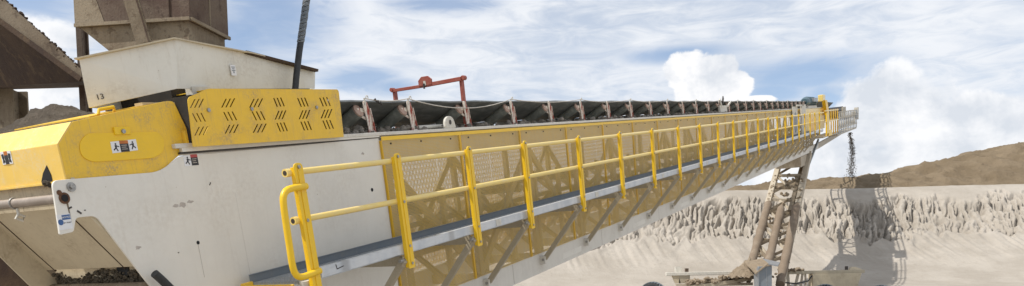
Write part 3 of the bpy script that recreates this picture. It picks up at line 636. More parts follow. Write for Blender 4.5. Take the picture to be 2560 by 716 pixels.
dc = thing('rusty_chute', 'dark rusty sloping chute coming down from the left onto the hood', 'chute', wpt(207, 203, 8.0), 'W')
A_, B_, C_, D_ = (Vector(wpt(*q)) for q in ((-260, -130, 8.9), (207, 204, 8.4), (212, 219, 9.9), (-260, 232, 11.6)))
uL, uR = Vector((0, 0, .52)), Vector((0, 0, .115))
MB().hexa([A_, B_, C_, D_], [A_ + uL * .2, B_ + uR * .2, C_ + uR * .2, D_ + uL * .2]).build('chute_floor', 'rust_dark', dc)
nrm = Vector((0, -.02, 0))
MB().hexa([A_ + nrm, B_ + nrm, B_ - nrm * .5, A_ - nrm * .5], [A_ + nrm + uL, B_ + nrm + uR, B_ - nrm * .5 + uR, A_ - nrm * .5 + uL]).build('side_wall', 'rust_mid', dc)
MB().bar(A_ + Vector((0, -.035, .03)), B_ + Vector((0, -.035, .01)), .05, .03).build('edge_angle', 'rust_dark', dc)
mb = MB()
for i in range(150):
    t = i / 149; mb.lump(A_.lerp(B_, t) + uL.lerp(uR, t) + Vector((random.uniform(-.02, .02), .0, -.006)), random.uniform(.012, .028))
st_ = mb.build('caked_dirt', 'rust_dark', dc, True); st_['kind'] = 'stuff'

def column(name, label, px0, px1, y, ztop, zbot, dep, mat, cat='column'):
    a, b = wpt(px0, 400, y), wpt(px1, 400, y)
    r = thing(name, label, cat, ((a[0] + b[0]) / 2, y, zbot), 'W')
    MB().box(a[0], b[0], y, y + .03, zbot, ztop).build('flange', mat, r, bevel=.004)
    MB().box((a[0] + b[0]) / 2 - .01, (a[0] + b[0]) / 2 + .01, y + .03, y + dep, zbot, ztop).build('web', mat, r)
    MB().box(a[0], b[0], y + dep, y + dep + .03, zbot, ztop).build('flange', mat, r)
    return r
column('steel_column', 'broad brown steel column under the dark chute at the left edge', -8, 41, 10.2, wpt(0, 215, 10.2)[2], .0, .3, 'rust_dusty')
column('steel_column', 'thin dark steel column seen between the dark chute and the rusty hopper', 206, 221, 9.4, 5.5, 2.7, .12, 'rust')
bp = thing('steel_bulkhead', 'dark brown steel bulkhead with a dusty panel beneath the tail', 'bulkhead', (-4.3, 7.6, 0), 'W')
a_, b_ = wpt(-300, 600, 7.6), wpt(62, 600, 7.6); MB().box(a_[0], b_[0], 7.6, 7.64, 0, wpt(0, 520, 7.6)[2]).build('plate', 'rust_dark', bp)
c_ = wpt(150, 600, 7.68); MB().box(b_[0] - .02, c_[0], 7.68, 7.71, 0, wpt(0, 560, 7.68)[2]).build('plate', 'rust_dusty', bp)

# hoses
hp2 = [conv(738, 226, 'y', 5.92), conv(741, 190, 'y', 5.92), conv(748, 130, 'y', 5.92), conv(757, 70, 'y', 5.92), conv(765, 10, 'y', 5.92), conv(774, -60, 'y', 5.92), conv(790, -200, 'y', 5.92)]
hs = thing('vertical_hose', 'black braided hose rising straight up from behind the vented yellow cover', 'hose', hp2[0])
MB().tube(hp2, .034, 14).build('hose', 'rubber', hs, True)
mb = MB()
for k in range(60):
    t = 2.4 + k * .05; i = min(int(t), 5); p = Vector(hp2[i]).lerp(Vector(hp2[i + 1]), t - i); q = Vector(hp2[i]).lerp(Vector(hp2[min(i + 1, 6)]), t - i + .04)
    for ph in (0, PI):
        pts = []
        for m in range(5):
            a = ph + m * PI / 4 + k * .9; c_ = p.lerp(q, m / 4); pts.append((c_[0] + .037 * math.cos(a), c_[1] + .037 * math.sin(a), c_[2]))
        mb.tube(pts, .006, 4)
mb.build('braid', 'kick_grey', hs)
single(MB().tube([conv(386, 684, 'y', 5.70), conv(402, 698, 'y', 5.70), conv(440, 735, 'y', 5.70), conv(500, 800, 'y', 5.70)], .036, 12), 'rubber_hose', 'rubber', 'short black rubber hose end against the lower edge of the white tail plate', 'hose', conv(440, 735, 'y', 5.70), smooth=True)

# ================================================================== red gantry, cord, stop switch, spilt sand
gy = thing('gantry_frame', 'red steel goalpost frame straddling the belt with a lug on its crossbar', 'gantry', (10.64, 6.0, .33))
pn = MB().bar((10.64, 6.01, .33), (10.64, 6.0, 1.04), .075, .04, (0, 1, 0)).build('post', 'red_oxide', gy, bevel=.004)
MB().bar((10.64, 7.19, .33), (10.64, 7.18, 1.02), .075, .04, (0, 1, 0)).build('post', 'red_oxide', gy, bevel=.004)
xb = MB().bar((10.60, 5.98, 1.02), (10.60, 6.62, 1.005), .055, .05, (1, 0, 0)); xb.bar((10.60, 6.52, 1.0), (10.60, 7.21, 1.0), .045, .04, (1, 0, 0)); xb.tube([(10.60, 5.96, 1.03), (10.68, 5.96, 1.03)], .035, 10); xb.tube([(10.57, 7.20, 1.015), (10.66, 7.20, 1.015)], .03, 10)
xb = xb.build('crossbar', 'red_oxide', gy, bevel=.004)
def yplate(mb, pts, s0, s1):
    n = len(pts); mb.add([(s0, y, h) for y, h in pts] + [(s1, y, h) for y, h in pts], [tuple(range(n)), tuple(range(2 * n - 1, n - 1, -1))] + [(i, (i + 1) % n, (i + 1) % n + n, i + n) for i in range(n)]); return mb
lug = yplate(MB(), [(6.47, 1.0), (6.47, 1.08), (6.53, 1.13), (6.64, 1.13), (6.70, 1.08), (6.70, 1.0)], 10.57, 10.60).build('lug', 'red_oxide', xb, bevel=.004)
yplate(MB(), [(6.57, 1.0), (6.57, 1.065), (6.61, 1.065), (6.61, 1.0)], 10.566, 10.57).build('lug_slot', 'lug_white', lug)
MB().tube([(10.56, 6.60, 1.03), (10.56, 6.60, .955)], .014, 8).build('hook', 'mark_dark', xb, True)

pc = thing('pull_cord', 'thin pale emergency pull cord sagging between posts above the idlers', 'cord', (8.2, 5.97, .7))
sup = [8.17, 9.11] + [12.11 + 3.05 * k for k in range(12)]
mb = MB(); pts = []
for i in range(len(sup) - 1):
    L_ = sup[i + 1] - sup[i]
    for k in range(10):
        t = k / 10; pts.append((sup[i] + L_ * t, 5.96, .735 - (.03 if i == 0 else .13 if i == 1 else .05) * 4 * t * (1 - t)))
MB().tube(pts, .0065, 6).build('cable', 'cord', pc, True)
for s in sup: 
    m_ = MB().box(s - .012, s + .012, 5.955, 5.967, .66, .74); m_.tube([(s + .05 + .022 * math.cos(a * PI / 5), 5.958, .745 + .022 * math.sin(a * PI / 5)) for a in range(11)], .006, 6); m_.build('eye_bolt', 'lug_white', pc)
m_ = MB()
for k in range(3): m_.tube([(8.36 + .05 * k, 5.958, .715 - .02 * k), (8.385 + .05 * k, 5.958, .73 - .02 * k), (8.40 + .05 * k, 5.958, .70 - .02 * k)], .010, 6)
m_.build('turnbuckle', 'mark_dark', pc)
es = thing('stop_switch', 'small pale emergency stop switch with black lever on the conveyor deck', 'switch', (27.8, 5.95, .33))
MB().box(27.3, 28.3, 5.90, 5.98, .35, .56).build('housing', 'lug_white', es, bevel=.01); MB().bar((27.5, 5.9, .5), (27.2, 5.9, .76), .08, .03).build('lever', 'lug_white', es)
MB().bar((27.6, 5.9, .66), (27.75, 5.9, .82), .12, .03).build('flag', 'mark_dark', es); MB().bar((28.3, 5.9, .52), (28.9, 5.9, .68), .05, .03).build('bracket', 'lug_white', es)
mb = MB()
for i in range(900):
    s = 7.5 + 38 * random.random() ** 1.7; ph = ((s - 8.2) % 1.52) / 1.52
    mb.lump((s, random.uniform(5.86, 6.5), .33 + random.uniform(-.01, .05) * (1 if s < 12 else .8)), random.uniform(.012, .055) if random.random() < .8 else random.uniform(.04, .075))
single(mb, 'spilt_sand', 'spilt_sand', 'loose grey sand spilt along the conveyor deck under the idlers', 'sand', (8.2, 6.1, .33), kind='stuff', smooth=True)

# ================================================================== head end
mt = thing('drive_motor', 'blue green finned electric motor on the far head of the conveyor', 'motor', (52.5, 6.1, .4))
m_ = MB().tube([(50.0, 6.1, .69), (50.2, 6.1, .69), (50.5, 6.1, .69), (54.3, 6.1, .69), (54.6, 6.1, .69)], [.17, .23, .26, .26, .2], 16); m_.build('body', 'motor_blue', mt, True)
for k in range(8): MB().tube([(50.9 + .38 * k, 6.1, .69), (51.0 + .38 * k, 6.1, .69)], .285, 14).build('fin', 'motor_blue', mt)
MB().box(51.6, 53.4, 5.74, 5.9, .66, .88).build('terminal_box', 'steel_grey', mt); MB().box(50.2, 54.4, 5.9, 6.4, .33, .45).build('base', 'lug_white', mt)
bg = thing('drive_guard', 'upright yellow drive guard beside the motor at the head', 'machine guard', (56.5, 5.6, -1.2))
MB().box(55.0, 56.3, 5.6, 5.9, .66, 1.06).build('cover', 'rail_yellow', bg, bevel=.03)
MB().hexa([(56.4, 5.5, -.2), (57.8, 5.5, -.2), (57.8, 5.7, -.2), (56.4, 5.7, -.2)], [(55.2, 5.5, .72), (56.4, 5.5, .72), (56.4, 5.7, .72), (55.2, 5.7, .72)]).build('arm', 'safety_yellow', bg)
hr = thing('head_platform', 'short yellow railed landing at the upper end of the walkway', 'platform', (50, 4.95, -1.4))
for s in (50.2, 51.2): MB().box(s, s + .22, 4.95, 5.0, -1.35, -.1).build('post', 'safety_yellow', hr)
MB().box(49.9, 51.4, 4.90, 4.96, -1.2, -.05).build('gate_plate', 'safety_yellow', hr)
MB().box(51.2, 53.2, 4.93, 4.98, -1.38, -1.05).build('toe_plate', 'safety_yellow', hr)
for s in (53.0, 54.4, 55.7, 57.1): MB().box(s, s + .30, 4.95, 5.0, -1.35, .12).build('post', 'frame_yellow', hr)
for h in (.06, -.55): MB().box(49.4, 57.5, 4.92, 4.97, h - .03, h + .03).build('rail', 'rail_yellow', hr)
MB().box(49, 57.5, 5.0, 5.8, -1.40, -1.33).build('floor', 'brace_tan', hr)
MB().box(44.9, 46.6, 5.60, 5.68, -1.15, .5).build('support_post', 'lug_white', hr); MB().box(43.2, 45.8, 5.60, 5.66, .42, .5).build('bracket', 'lug_white', hr)
gh = thing('head_railing', 'grey galvanised railing with mesh panels round the far head pulley', 'railing', (57.8, 4.95, -1.5))
for k, s in enumerate(np.linspace(58.2, 73.8, 11)): MB().box(s, s + .22, 4.95, 5.0, -1.5, -.12).build('post', 'steel_grey', gh)
for h in (-.10, -.45, -1.15): MB().box(57.8, 74.1, 4.93, 4.98, h - .035, h + .035).build('rail', 'brace_tan', gh)
m_ = MB()
for k, s in enumerate(np.linspace(58.2, 73.0, 21)): m_.bar((s, 5.02, -1.1), (s + .7, 5.02, -.2), .09, .02); m_.bar((s + .7, 5.03, -1.1), (s, 5.03, -.2), .09, .02)
m_.build('mesh_infill', 'brace_tan', gh)
MB().box(57.5, 74.2, 5.0, 5.8, -1.58, -1.48).build('floor', 'brace_tan', gh)
m_ = MB(); 
for s in np.linspace(58.5, 73.5, 9): m_.bar((s, 7.6, -1.5), (s, 7.6, -.1), .2, .05)
m_.box(57.8, 74.1, 7.6, 7.65, -.14, -.07); m_.box(57.8, 74.1, 7.6, 7.65, -.6, -.53); m_.box(57.8, 74.1, 7.6, 7.65, -1.58, -1.45); m_.build('back_rail', 'brace_tan', gh)
tk = thing('take_up_arm', 'small pale bearing arm sticking out beyond the head railing', 'bearing', (74.5, 5.3, -.4))
MB().tube([(74.1, 5.2, -.35), (76.6, 5.2, -.3)], .14, 10).build('shaft', 'brace_tan', tk, True); MB().box(76.0, 77.0, 5.0, 5.3, -.9, .1).build('plate', 'lug_white', tk); disc(MB(), (75.2, -.45), .35, 5.0, 5.2, 12).build('disc', 'kick_grey', tk)
ds = thing('discharge_chute', 'dark hanging strut and scraper box under the conveyor head', 'scraper', (50.5, 5.8, -2.2))
MB().bar((53.5, 5.75, -1.6), (48.6, 5.75, -2.75), .12, .1).build('strut', 'kick_grey', ds); MB().box(46.5, 50.0, 5.9, 7.2, -2.75, -2.2).build('box', 'tower_tan', ds)

# falling sand
mb = MB(); a_, b_ = Vector(wpt(2124, 332, 63)), Vector(wpt(2132, 455, 67))
for i in range(1500):
    t = random.random(); p = a_.lerp(b_, t); p.x += .12 * math.sin(t * 5) ; w_ = .07 + .10 * t
    mb.lump((p.x + random.gauss(0, w_), p.y + random.gauss(0, w_), p.z), random.uniform(.012, .042))
single(mb, 'falling_sand', 'wet_lumps', 'dark stream of wet sand falling from the conveyor head', 'falling sand', tuple(b_), 'W', kind='stuff')

# ================================================================== support tower
tw = thing('support_tower', 'leaning braced steel support legs caked with sand under the upper conveyor', 'support tower', (39.8, 5.8, -6.9))
na, nb = Vector((49.67, 5.85, -2.2)), Vector((38.6, 5.85, -7.45)); fa2, fb2 = Vector((49.5, 7.35, -2.2)), Vector((38.6, 7.35, -7.0))
MB().bar(na, nb, .30, .30).build('leg', 'tower_tan', tw, bevel=.02); MB().bar(fa2, fb2, .28, .28).build('leg', 'tower_tan', tw, bevel=.02)
MB().bar(na + Vector((-.5, .28, -.5)), na.lerp(nb, .5) + Vector((-.3, .3, 0)), .22, .2).build('leg', 'rust_dusty', tw)
def legp(t, u): return na.lerp(nb, t).lerp(fa2.lerp(fb2, t), u)
for u0, t0 in ((.02, .42), (.5, .44), (.97, .41)):
    a_, b_ = legp(t0, u0) + Vector((-.45, 0, -.1)), legp(1.0, u0) + Vector((-.45, 0, -.1))
    MB().tube([a_ + Vector((.05, .0, .03))] + [a_.lerp(b_, .05 + .95 * q / 15) + Vector((random.gauss(0, .012), random.gauss(0, .012), 0)) for q in range(16)], [.03] + [.205 + random.uniform(-.02, .035) for q in range(16)], 12).build('outer_tube', 'caked_pipe', tw, True)
for k, t in enumerate((.09, .20, .31, .42, .53, .64, .75, .86)):
    MB().bar(legp(t, 0), legp(t, 1), .16, .14, (1, 0, 0)).build('crossbar', 'tower_tan' if k % 2 else 'rust_dusty', tw)
for t in (.03, .2, .36, .50, .64, .78):
    MB().bar(legp(t, 0), legp(t + .17, 1), .13, .1, (1, 0, 0)).build('cross_brace', 'rust_dusty', tw)
    if t > .1: MB().bar(legp(t + .17, 0), legp(t, 1), .12, .1, (1, 0, 0)).build('cross_brace', 'tower_tan', tw)
for t, u0, u1 in ((.47, .05, .5), (.47, .5, .95), (.58, .05, .5), (.60, .95, .5), (.70, .05, .5), (.72, .5, .95), (.81, .95, .5), (.83, .05, .5), (.92, .5, .95)):
    MB().bar(legp(t, u0) + Vector((-.2, 0, 0)), legp(t + .07, u1) + Vector((-.2, 0, 0)), .14, .08, (1, 0, 0)).build('lattice_bar', 'rust_dusty', tw)
mb = MB()
for i in range(260):
    t = random.uniform(.2, 1); p = legp(t, random.choice((0, .02, .5, .98, 1, random.random()))) + Vector((random.uniform(-.22, .05), random.gauss(0, .05), .06 + random.gauss(0, .03)))
    mb.lump(p, random.uniform(.04, .13))
o = mb.build('caked_sand', 'heap_sand', tw, True); o['kind'] = 'stuff'

# ================================================================== undercarriage: beams, wheels, cabinet, sand heap
zb_ = wpt(1700, 683, 39)[2]
ax = thing('axle_beam', 'long pale cross beam of the stacker undercarriage lying below the support legs', 'axle beam', wpt(1900, 690, 39), 'W')
xl, xr_ = wpt(1664, 685, 39)[0], wpt(2158, 685, 39)[0]
xm = wpt(1870, 685, 39)[0]; xq = wpt(1948, 685, 39)[0]
MB().box(xl, xm, 38.8, 39.1, zb_ - .13, zb_ + .04).build('beam', 'lug_white', ax, bevel=.02); MB().box(xq, xr_, 38.8, 39.1, zb_ - .16, zb_ - .0).build('beam', 'brace_tan', ax, bevel=.02)
MB().box(xl + .5, xl + .82, 39.1, 39.3, zb_ - .02, zb_ + .32).build('lug_plate', 'lug_white', ax); MB().box(xl + .62, xl + 1.15, 38.85, 39.05, zb_ - .50, zb_ - .13).build('hanger', 'brace_tan', ax)
MB().hexa([(xl + .28, 38.85, zb_ - .13), (xl + .6, 38.85, zb_ - .13), (xl + .6, 39.0, zb_ - .13), (xl + .28, 39.0, zb_ - .13)], [(xl + .45, 38.85, zb_ - .5), (xl + .7, 38.85, zb_ - .5), (xl + .7, 39, zb_ - .5), (xl + .45, 39, zb_ - .5)]).build('gusset', 'hopper_tan', ax)
MB().box(xl + .35, xm, 38.2, 38.4, zb_ - .66, zb_ - .52).build('side_rail', 'tower_tan', ax)
MB().bar((xm - 3.4, 38.1, zb_ - .75), (xm - .1, 38.1, zb_ - .36), .16, .1).build('drawbar', 'brace_tan', ax)
for q in (.95, 1.02): MB().box(xl + q, xl + q + .1, 39.0, 39.1, zb_ + .04, zb_ + .22).build('pin', 'rust', ax)
MB().box(xr_ - .9, xr_ - .78, 38.9, 39.0, zb_, zb_ + .18).build('pin', 'mark_dark', ax)
MB().hexa([(xr_ - .7, 38.85, zb_), (xr_ - .1, 38.85, zb_), (xr_ - .1, 39.1, zb_), (xr_ - .7, 39.1, zb_)], [(xr_ - .62, 38.9, zb_ + .14), (xr_ - .4, 38.9, zb_ + .14), (xr_ - .4, 39.1, zb_ + .14), (xr_ - .62, 39.1, zb_ + .14)]).build('end_cap', 'hopper_tan', ax)
xh0, xh1 = wpt(2026, 700, 39)[0], wpt(2148, 700, 39)[0]
MB().hexa([(xh0, 38.7, zb_ - 1.3), (xh1 - .35, 38.7, zb_ - 1.3), (xh1 - .35, 39.3, zb_ - 1.3), (xh0, 39.3, zb_ - 1.3)], [(xh0, 38.7, zb_ - .16), (xh1, 38.7, zb_ - .16), (xh1, 39.3, zb_ - .16), (xh0, 39.3, zb_ - .16)]).build('housing', 'hopper_tan', ax, bevel=.02)
for k in range(5): x = xq + .15 + .28 * k; MB().bar((x, 38.9, zb_ - .9), (x + random.uniform(-.1, .2), 38.9, zb_ - .15), random.uniform(.06, .14), .08).build('strut', 'tower_tan', ax)
MB().tube([(xq + .1, 38.7, zb_ - .55), (xq + .7, 38.65, zb_ - .62), (xq + 1.3, 38.7, zb_ - .5), (xq + 1.5, 38.75, zb_ - .25)], .035, 8).build('hose', 'rubber', ax, True)
mb = MB()
for i in range(240):
    x = random.uniform(xl + .9, xm); mb.lump((x, 38.3 + random.uniform(-.3, .5), zb_ - .48 + .42 * (x - xl) / (xm - xl) * random.random() + random.uniform(-.1, .05)), random.uniform(.03, .13))
for i in range(60): mb.lump((random.uniform(xq, xq + 1.1), 38.85 + random.uniform(-.15, .3), zb_ + random.uniform(-.02, .1)), random.uniform(.04, .12))
o = mb.build('caked_sand', 'heap_sand', ax, True); o['kind'] = 'stuff'

ty = thing('stacker_wheel', 'black treaded tyre in front of the right beam housing, only its top showing', 'wheel', (0, 0, 0), 'W', 'wheels of the stacker undercarriage')
def torus(R, r, wd, n=40, k=10):
    vs, fs = [], []
    for i in range(n):
        a = 2 * PI * i / n
        for j in range(k):
            b = 2 * PI * j / k; rr = R + r * max(-1, min(1, 1.25 * math.cos(b))); vs.append((rr * math.cos(a), wd * max(-1, min(1, 1.25 * math.sin(b))), rr * math.sin(a)))
    for i in range(n):
        for j in range(k): fs.append((i * k + j, i * k + (j + 1) % k, (i + 1) % n * k + (j + 1) % k, (i + 1) % n * k + j))
    return MB().add(vs, fs)
tt = torus(.52, .14, .20).build('tyre', 'tyre_rubber', ty, True)
tr = MB()
for i in range(30):
    a = 2 * PI * i / 30
    for sg in (-1, 1):
        a2 = a + sg * .05
        tr.bar((.675 * math.cos(a2), sg * .02, .675 * math.sin(a2)), (.655 * math.cos(a2 + .14), sg * .2, .655 * math.sin(a2 + .14)), .05, .045, (math.cos(a2), 0, math.sin(a2)))
tr.build('tread', 'kick_grey', tt)
m_ = MB().tube([(0, -.1, 0), (0, .12, 0)], .36, 20); m_.build('rim', 'lug_white', ty, True)
def put(o, px, py, y, R=.70): p = wpt(px, py, y); o.location = (p[0], p[1], p[2] - R); o.rotation_euler.z = -.5
w2 = copy_tree(ty); w3 = copy_tree(ty); put(ty, 2062, 710, 37.6); put(w2, 2203, 712, 38.2); put(w3, 1632, 704, 37.8)
w2['label'] = 'black treaded tyre on the shaded sand right of the beam end'; w3['label'] = 'dusty black tyre at the far left of the undercarriage, below the pale beam tip'
cb = thing('electrical_cabinet', 'grey steel electrical cabinet with a pitched roof beside the sand heap', 'cabinet', wpt(1915, 716, 36.5), 'W')
q0, q1, qz = wpt(1897, 660, 36.5), wpt(1930, 660, 36.5), wpt(1910, 663, 36.5)[2]
MB().box(q0[0], q1[0], 36.5, 37.0, -.3, qz - .06).build('body', 'cabinet_grey', cb, bevel=.01)
MB().box(q0[0] - .07, q0[0], 36.46, 37.0, -.3, qz - .14).build('side_post', 'steel_grey', cb); MB().box(q1[0] - .26, q1[0] - .24, 36.49, 36.5, -.3, qz - .12).build('door_edge', 'steel_grey', cb)
r_ = [Vector(wpt(*q)) for q in ((1905, 646, 37.5), (1921, 659, 36.4), (1889, 683, 36.4), (1862, 656, 37.5), (1945, 664, 36.4), (1950, 656, 37.5))]
dz_ = Vector((0, 0, -.06))
MB().hexa([r_[1] + dz_, r_[4] + dz_, r_[5] + dz_, r_[0] + dz_], [r_[1], r_[4], r_[5], r_[0]]).build('roof', 'steel_grey', cb)
MB().hexa([r_[2] + dz_, r_[1] + dz_, r_[0] + dz_, r_[3] + dz_], [r_[2], r_[1], r_[0], r_[3]]).build('roof', 'heap_sand', cb)
hc = wpt(1868, 690, 37.9); heap('sand_heap', 'heap_sand', 'small brown sand heap against the grey cabinet', 'sand heap', (hc[0], hc[1], hc[2] - .05), 'W', 1.0, .9, .95, 40, .14, .9, skew=.1)
# deck light strip: loose plank on the ground
# ================================================================== TERRAIN
def vnoise(x, y, seed=0):
    r = np.random.default_rng(seed); T_ = r.random((256, 256))
    xi = np.floor(x).astype(int); yi = np.floor(y).astype(int); fx = x - xi; fy = y - yi
    fx = fx * fx * (3 - 2 * fx); fy = fy * fy * (3 - 2 * fy); g = lambda a, b: T_[a % 256, b % 256]
    return (g(xi, yi) * (1 - fx) + g(xi + 1, yi) * fx) * (1 - fy) + (g(xi, yi + 1) * (1 - fx) + g(xi + 1, yi + 1) * fx) * fy
def fbm(x, y, seed=0, o=4):
    v = 0; a = .5
    for i in range(o): v = v + a * vnoise(x * 2 ** i + 13.7 * i, y * 2 ** i + 7.1 * i, seed + i); a *= .5
    return v / (1 - .5 ** o)
def sst(v, a, b): t = np.clip((v - a) / (b - a), 0, 1); return t * t * (3 - 2 * t)
def grid(name, X, Yg, Z, mat, loc=(0, 0, 0)):
    nx, ny = X.shape; co = np.stack([X, Yg, Z], -1).reshape(-1, 3).astype(np.float32)
    me = bpy.data.meshes.new(name); me.vertices.add(len(co)); me.vertices.foreach_set('co', co.ravel())
    i, j = np.meshgrid(np.arange(nx - 1), np.arange(ny - 1), indexing='ij'); a = i * ny + j
    q = np.stack([a, a + ny, a + ny + 1, a + 1], -1).reshape(-1, 4); nf = len(q)
    me.loops.add(nf * 4); me.loops.foreach_set('vertex_index', q.ravel().astype(np.int32)); me.polygons.add(nf)
    me.polygons.foreach_set('loop_start', np.arange(0, nf * 4, 4, dtype=np.int32)); me.polygons.foreach_set('loop_total', np.full(nf, 4, dtype=np.int32))
    me.polygons.foreach_set('use_smooth', np.ones(nf, dtype=bool)); me.update(calc_edges=True); me.validate()
    me.materials.append(MATS[mat]); o = bpy.data.objects.new(name, me); COL.objects.link(o); o['kind'] = 'structure'; return o
def pile_base(x, y):
    yy = y - 1.0 * (fbm(x * .06, y * 0 + 3, 31, 3) - .5) * 4 - .03 * (x - 20)
    return np.interp(yy, [41, 42.5, 44.5, 46, 49, 52.3, 54.2, 56.2, 57.6, 60, 64, 72], [.2, 1.45, 1.95, 2.3, 3.45, 4.95, 6.25, 7.70, 8.22, 8.45, 8.55, 8.6]), yy
xs = np.arange(-16, 52, .055); ys = np.concatenate([np.arange(41, 49, .16), np.arange(49, 58.5, .06), np.arange(58.5, 68, .4)])
X, Yg = np.meshgrid(xs, ys, indexing='ij')
# smooth profile
Z = 0; 
for o_ in (-.6, -.3, 0, .3, .6):
    z_, yy = pile_base(X, Yg + o_); Z = Z + z_ / 5
_, yy = pile_base(X, Yg)
lowb = 50.7 + 2.6 * (fbm(X * .22, X * 0, 5, 4) - .45) + 1.9 * (vnoise((X - .3 * yy) * 1.9, X * 0 + 9, 8) - .5); upb = 55.7 + 1.1 * (fbm(X * .35, X * 0 + 4, 6, 4) - .5) + 1.0 * (vnoise((X - .3 * yy) * 2.2, X * 0, 9) - .5)
mask = sst(yy, lowb, lowb + .35) * (1 - sst(yy, upb - .6, upb + .3)) * (.35 + .65 * sst(fbm(X * .10, yy * .25, 17, 3), .30, .52))
wx = X - .30 * yy + .9 * (fbm(X * .45, yy * .5, 3, 3) - .5) + .20 * (fbm(X * 2.2, yy * 2.2, 4, 2) - .5)
def ridge(u, v, s): return 1 - np.abs(2 * vnoise(u, v, s) - 1)
k1 = ridge(wx * 2.5, yy * .50, 40) ** 5; k2 = ridge(wx * 4.6 + 5, yy * .8, 41) ** 4; k3 = ridge(wx * 6.5 + 2, yy * 1.4, 45) ** 3
f3 = fbm(wx * 3.2, yy * 1.6, 42, 3); f4 = vnoise(X * .6, yy * .7, 43)
disp = .22 - .64 * k1 * (.25 + 1.0 * f4) - .66 * k2 * (1.3 - .9 * f4) - .28 * k3 + .42 * (f3 - .5) + .45 * (f4 - .5) + .16 * (fbm(X * 6, yy * 5, 47, 2) - .5)
low = 1 - sst(yy, lowb - .5, lowb + .4)
streak = .10 * (vnoise(wx * 1.6 + .15 * yy, yy * .12, 50) - .5) + .08 * (vnoise(X * 4.5 + .3 * yy, yy * .2, 51) - .5) + .14 * (fbm(X * .5 + .2 * yy, yy * .12, 53, 3) - .5) + .03 * (fbm(X * 5, yy * 5, 52, 3) - .5)
toe = np.exp(-((yy - lowb) / .6) ** 2) * .15 * vnoise(X * 1.5, X * 0, 60)
dz = mask * disp * .80 + low * streak * sst(yy, 46, 48) + toe + .05 * (fbm(X * 1.2, yy * 1.2, 61, 4) - .5) * (1 - low)
Yd = Yg - .40 * mask * disp
grid('sand_pile', X, Yd, Z + dz, 'pale_sand')
# brown ridge behind
xs = np.arange(-40, 90, .22); ys = np.concatenate([np.arange(60.5, 71, .16), np.arange(71, 95, 1.0)]); X, Yg = np.meshgrid(xs, ys, indexing='ij')
crest = np.interp(X, [-40, 5, 14, 20, 25, 29.3, 32.4, 36.2, 40.4, 44, 52, 90], [8.0, 8.6, 9.5, 9.95, 10.1, 10.65, 11.1, 11.7, 12.6, 13.15, 14.0, 16])
t = np.clip((Yg - 61.5) / 7.5, 0, 1); prof_ = t * (1.65 - .65 * t)
back = np.clip((Yg - 70.5) / 25, 0, 1)
Z = 8.2 + (crest - 8.2) * prof_ - 6 * back
Z += (fbm(X * .35, Yg * .35, 70, 5) - .5) * .6 * sst(Yg, 61, 63) + (fbm(X * 1.6, Yg * 1.6, 71, 4) - .5) * .55 * sst(Yg, 61, 63) - .35 * ridge(X * .5 + Yg * .35, Yg * .3, 72) - .25 * ridge(X * 1.1 + Yg * .9, Yg * .6, 73) * sst(Yg, 61.5, 64) + .22
grid('brown_ridge', X, Yg, Z, 'brown_sand')
# ground to the horizon
def axis(f0, f1, st, far): 
    c = np.arange(f0, f1 + st, st); g = np.geomspace(st * 2, far, 22); return np.concatenate([f0 - g[::-1], c, f1 + g])
xs = axis(-40, 70, .9, 1500); ys = axis(-20, 75, .9, 1500); X, Yg = np.meshgrid(xs, ys, indexing='ij')
Z = np.interp(Yg, [-1500, -20, 10, 36, 41, 45, 60, 90, 130, 1600], [-.5, -.2, 0, 1.1, 1.35, 1.8, 2.0, 1.5, -1, -3]) + (fbm(X * .25, Yg * .25, 80, 4) - .5) * .25
grid('ground', X, Yg, Z, 'pale_sand')

# ================================================================== SKY
SUN_EL, TO_SUN = None, Vector((-.56, -.22, .80)).normalized()
el = math.asin(TO_SUN.z); azc = math.atan2(TO_SUN.x, TO_SUN.y)
wd = bpy.data.worlds.new('World'); scene.world = wd; wd.use_nodes = True; nt = wd.node_tree
bgn = nt.nodes['Background']; bgn.inputs['Strength'].default_value = .10
sky = nd(nt, 'ShaderNodeTexSky', sky_type='NISHITA'); sky.sun_disc = False; sky.sun_elevation = el; sky.sun_rotation = azc % (2 * PI)
sky.air_density = 1.0; sky.dust_density = 0.6; sky.ozone_density = 1.6
tc = nd(nt, 'ShaderNodeTexCoord'); sx = nd(nt, 'ShaderNodeSeparateXYZ'); nt.links.new(tc.outputs['Generated'], sx.inputs[0])
az = math_(nt, 'ARCTAN2', sx.outputs[0], sx.outputs[1]); ele = math_(nt, 'ARCSINE', sx.outputs[2])
cmb = nd(nt, 'ShaderNodeCombineXYZ'); nt.links.new(az, cmb.inputs[0]); nt.links.new(ele, cmb.inputs[1]); AE = cmb.outputs[0]
def ae(px, py): c = _n(W @ ray(px, py)); return math.atan2(c[0], c[1]), math.asin(c[2])
def vmap(scale, rot=0, off=(0, 0, 0)):
    mp = nd(nt, 'ShaderNodeMapping'); mp.inputs['Scale'].default_value = scale; mp.inputs['Rotation'].default_value = (0, 0, rot); mp.inputs['Location'].default_value = off
    nt.links.new(AE, mp.inputs[0]); return mp.outputs[0]
def blobs(lst):
    """union of rounded patches of sky, each at a bearing and height with angular radii"""
    res = None
    for px, py, rx, ry in lst:
        a0, e0 = ae(px, py); rx, ry = rx / 2150., ry / 2150.
        u = math_(nt, 'MULTIPLY', math_(nt, 'SUBTRACT', az, a0), 1 / rx); v = math_(nt, 'MULTIPLY', math_(nt, 'SUBTRACT', ele, e0), 1 / ry)
        q = math_(nt, 'SUBTRACT', 1.0, math_(nt, 'SQRT', math_(nt, 'ADD', math_(nt, 'MULTIPLY', u, u), math_(nt, 'MULTIPLY', v, v))))
        res = q if res is None else math_(nt, 'MAXIMUM', res, q)
    return res
n_str = noise(nt, vmap((2.2, 7.5, 1), .22), 2.3, 9, .58, .6)
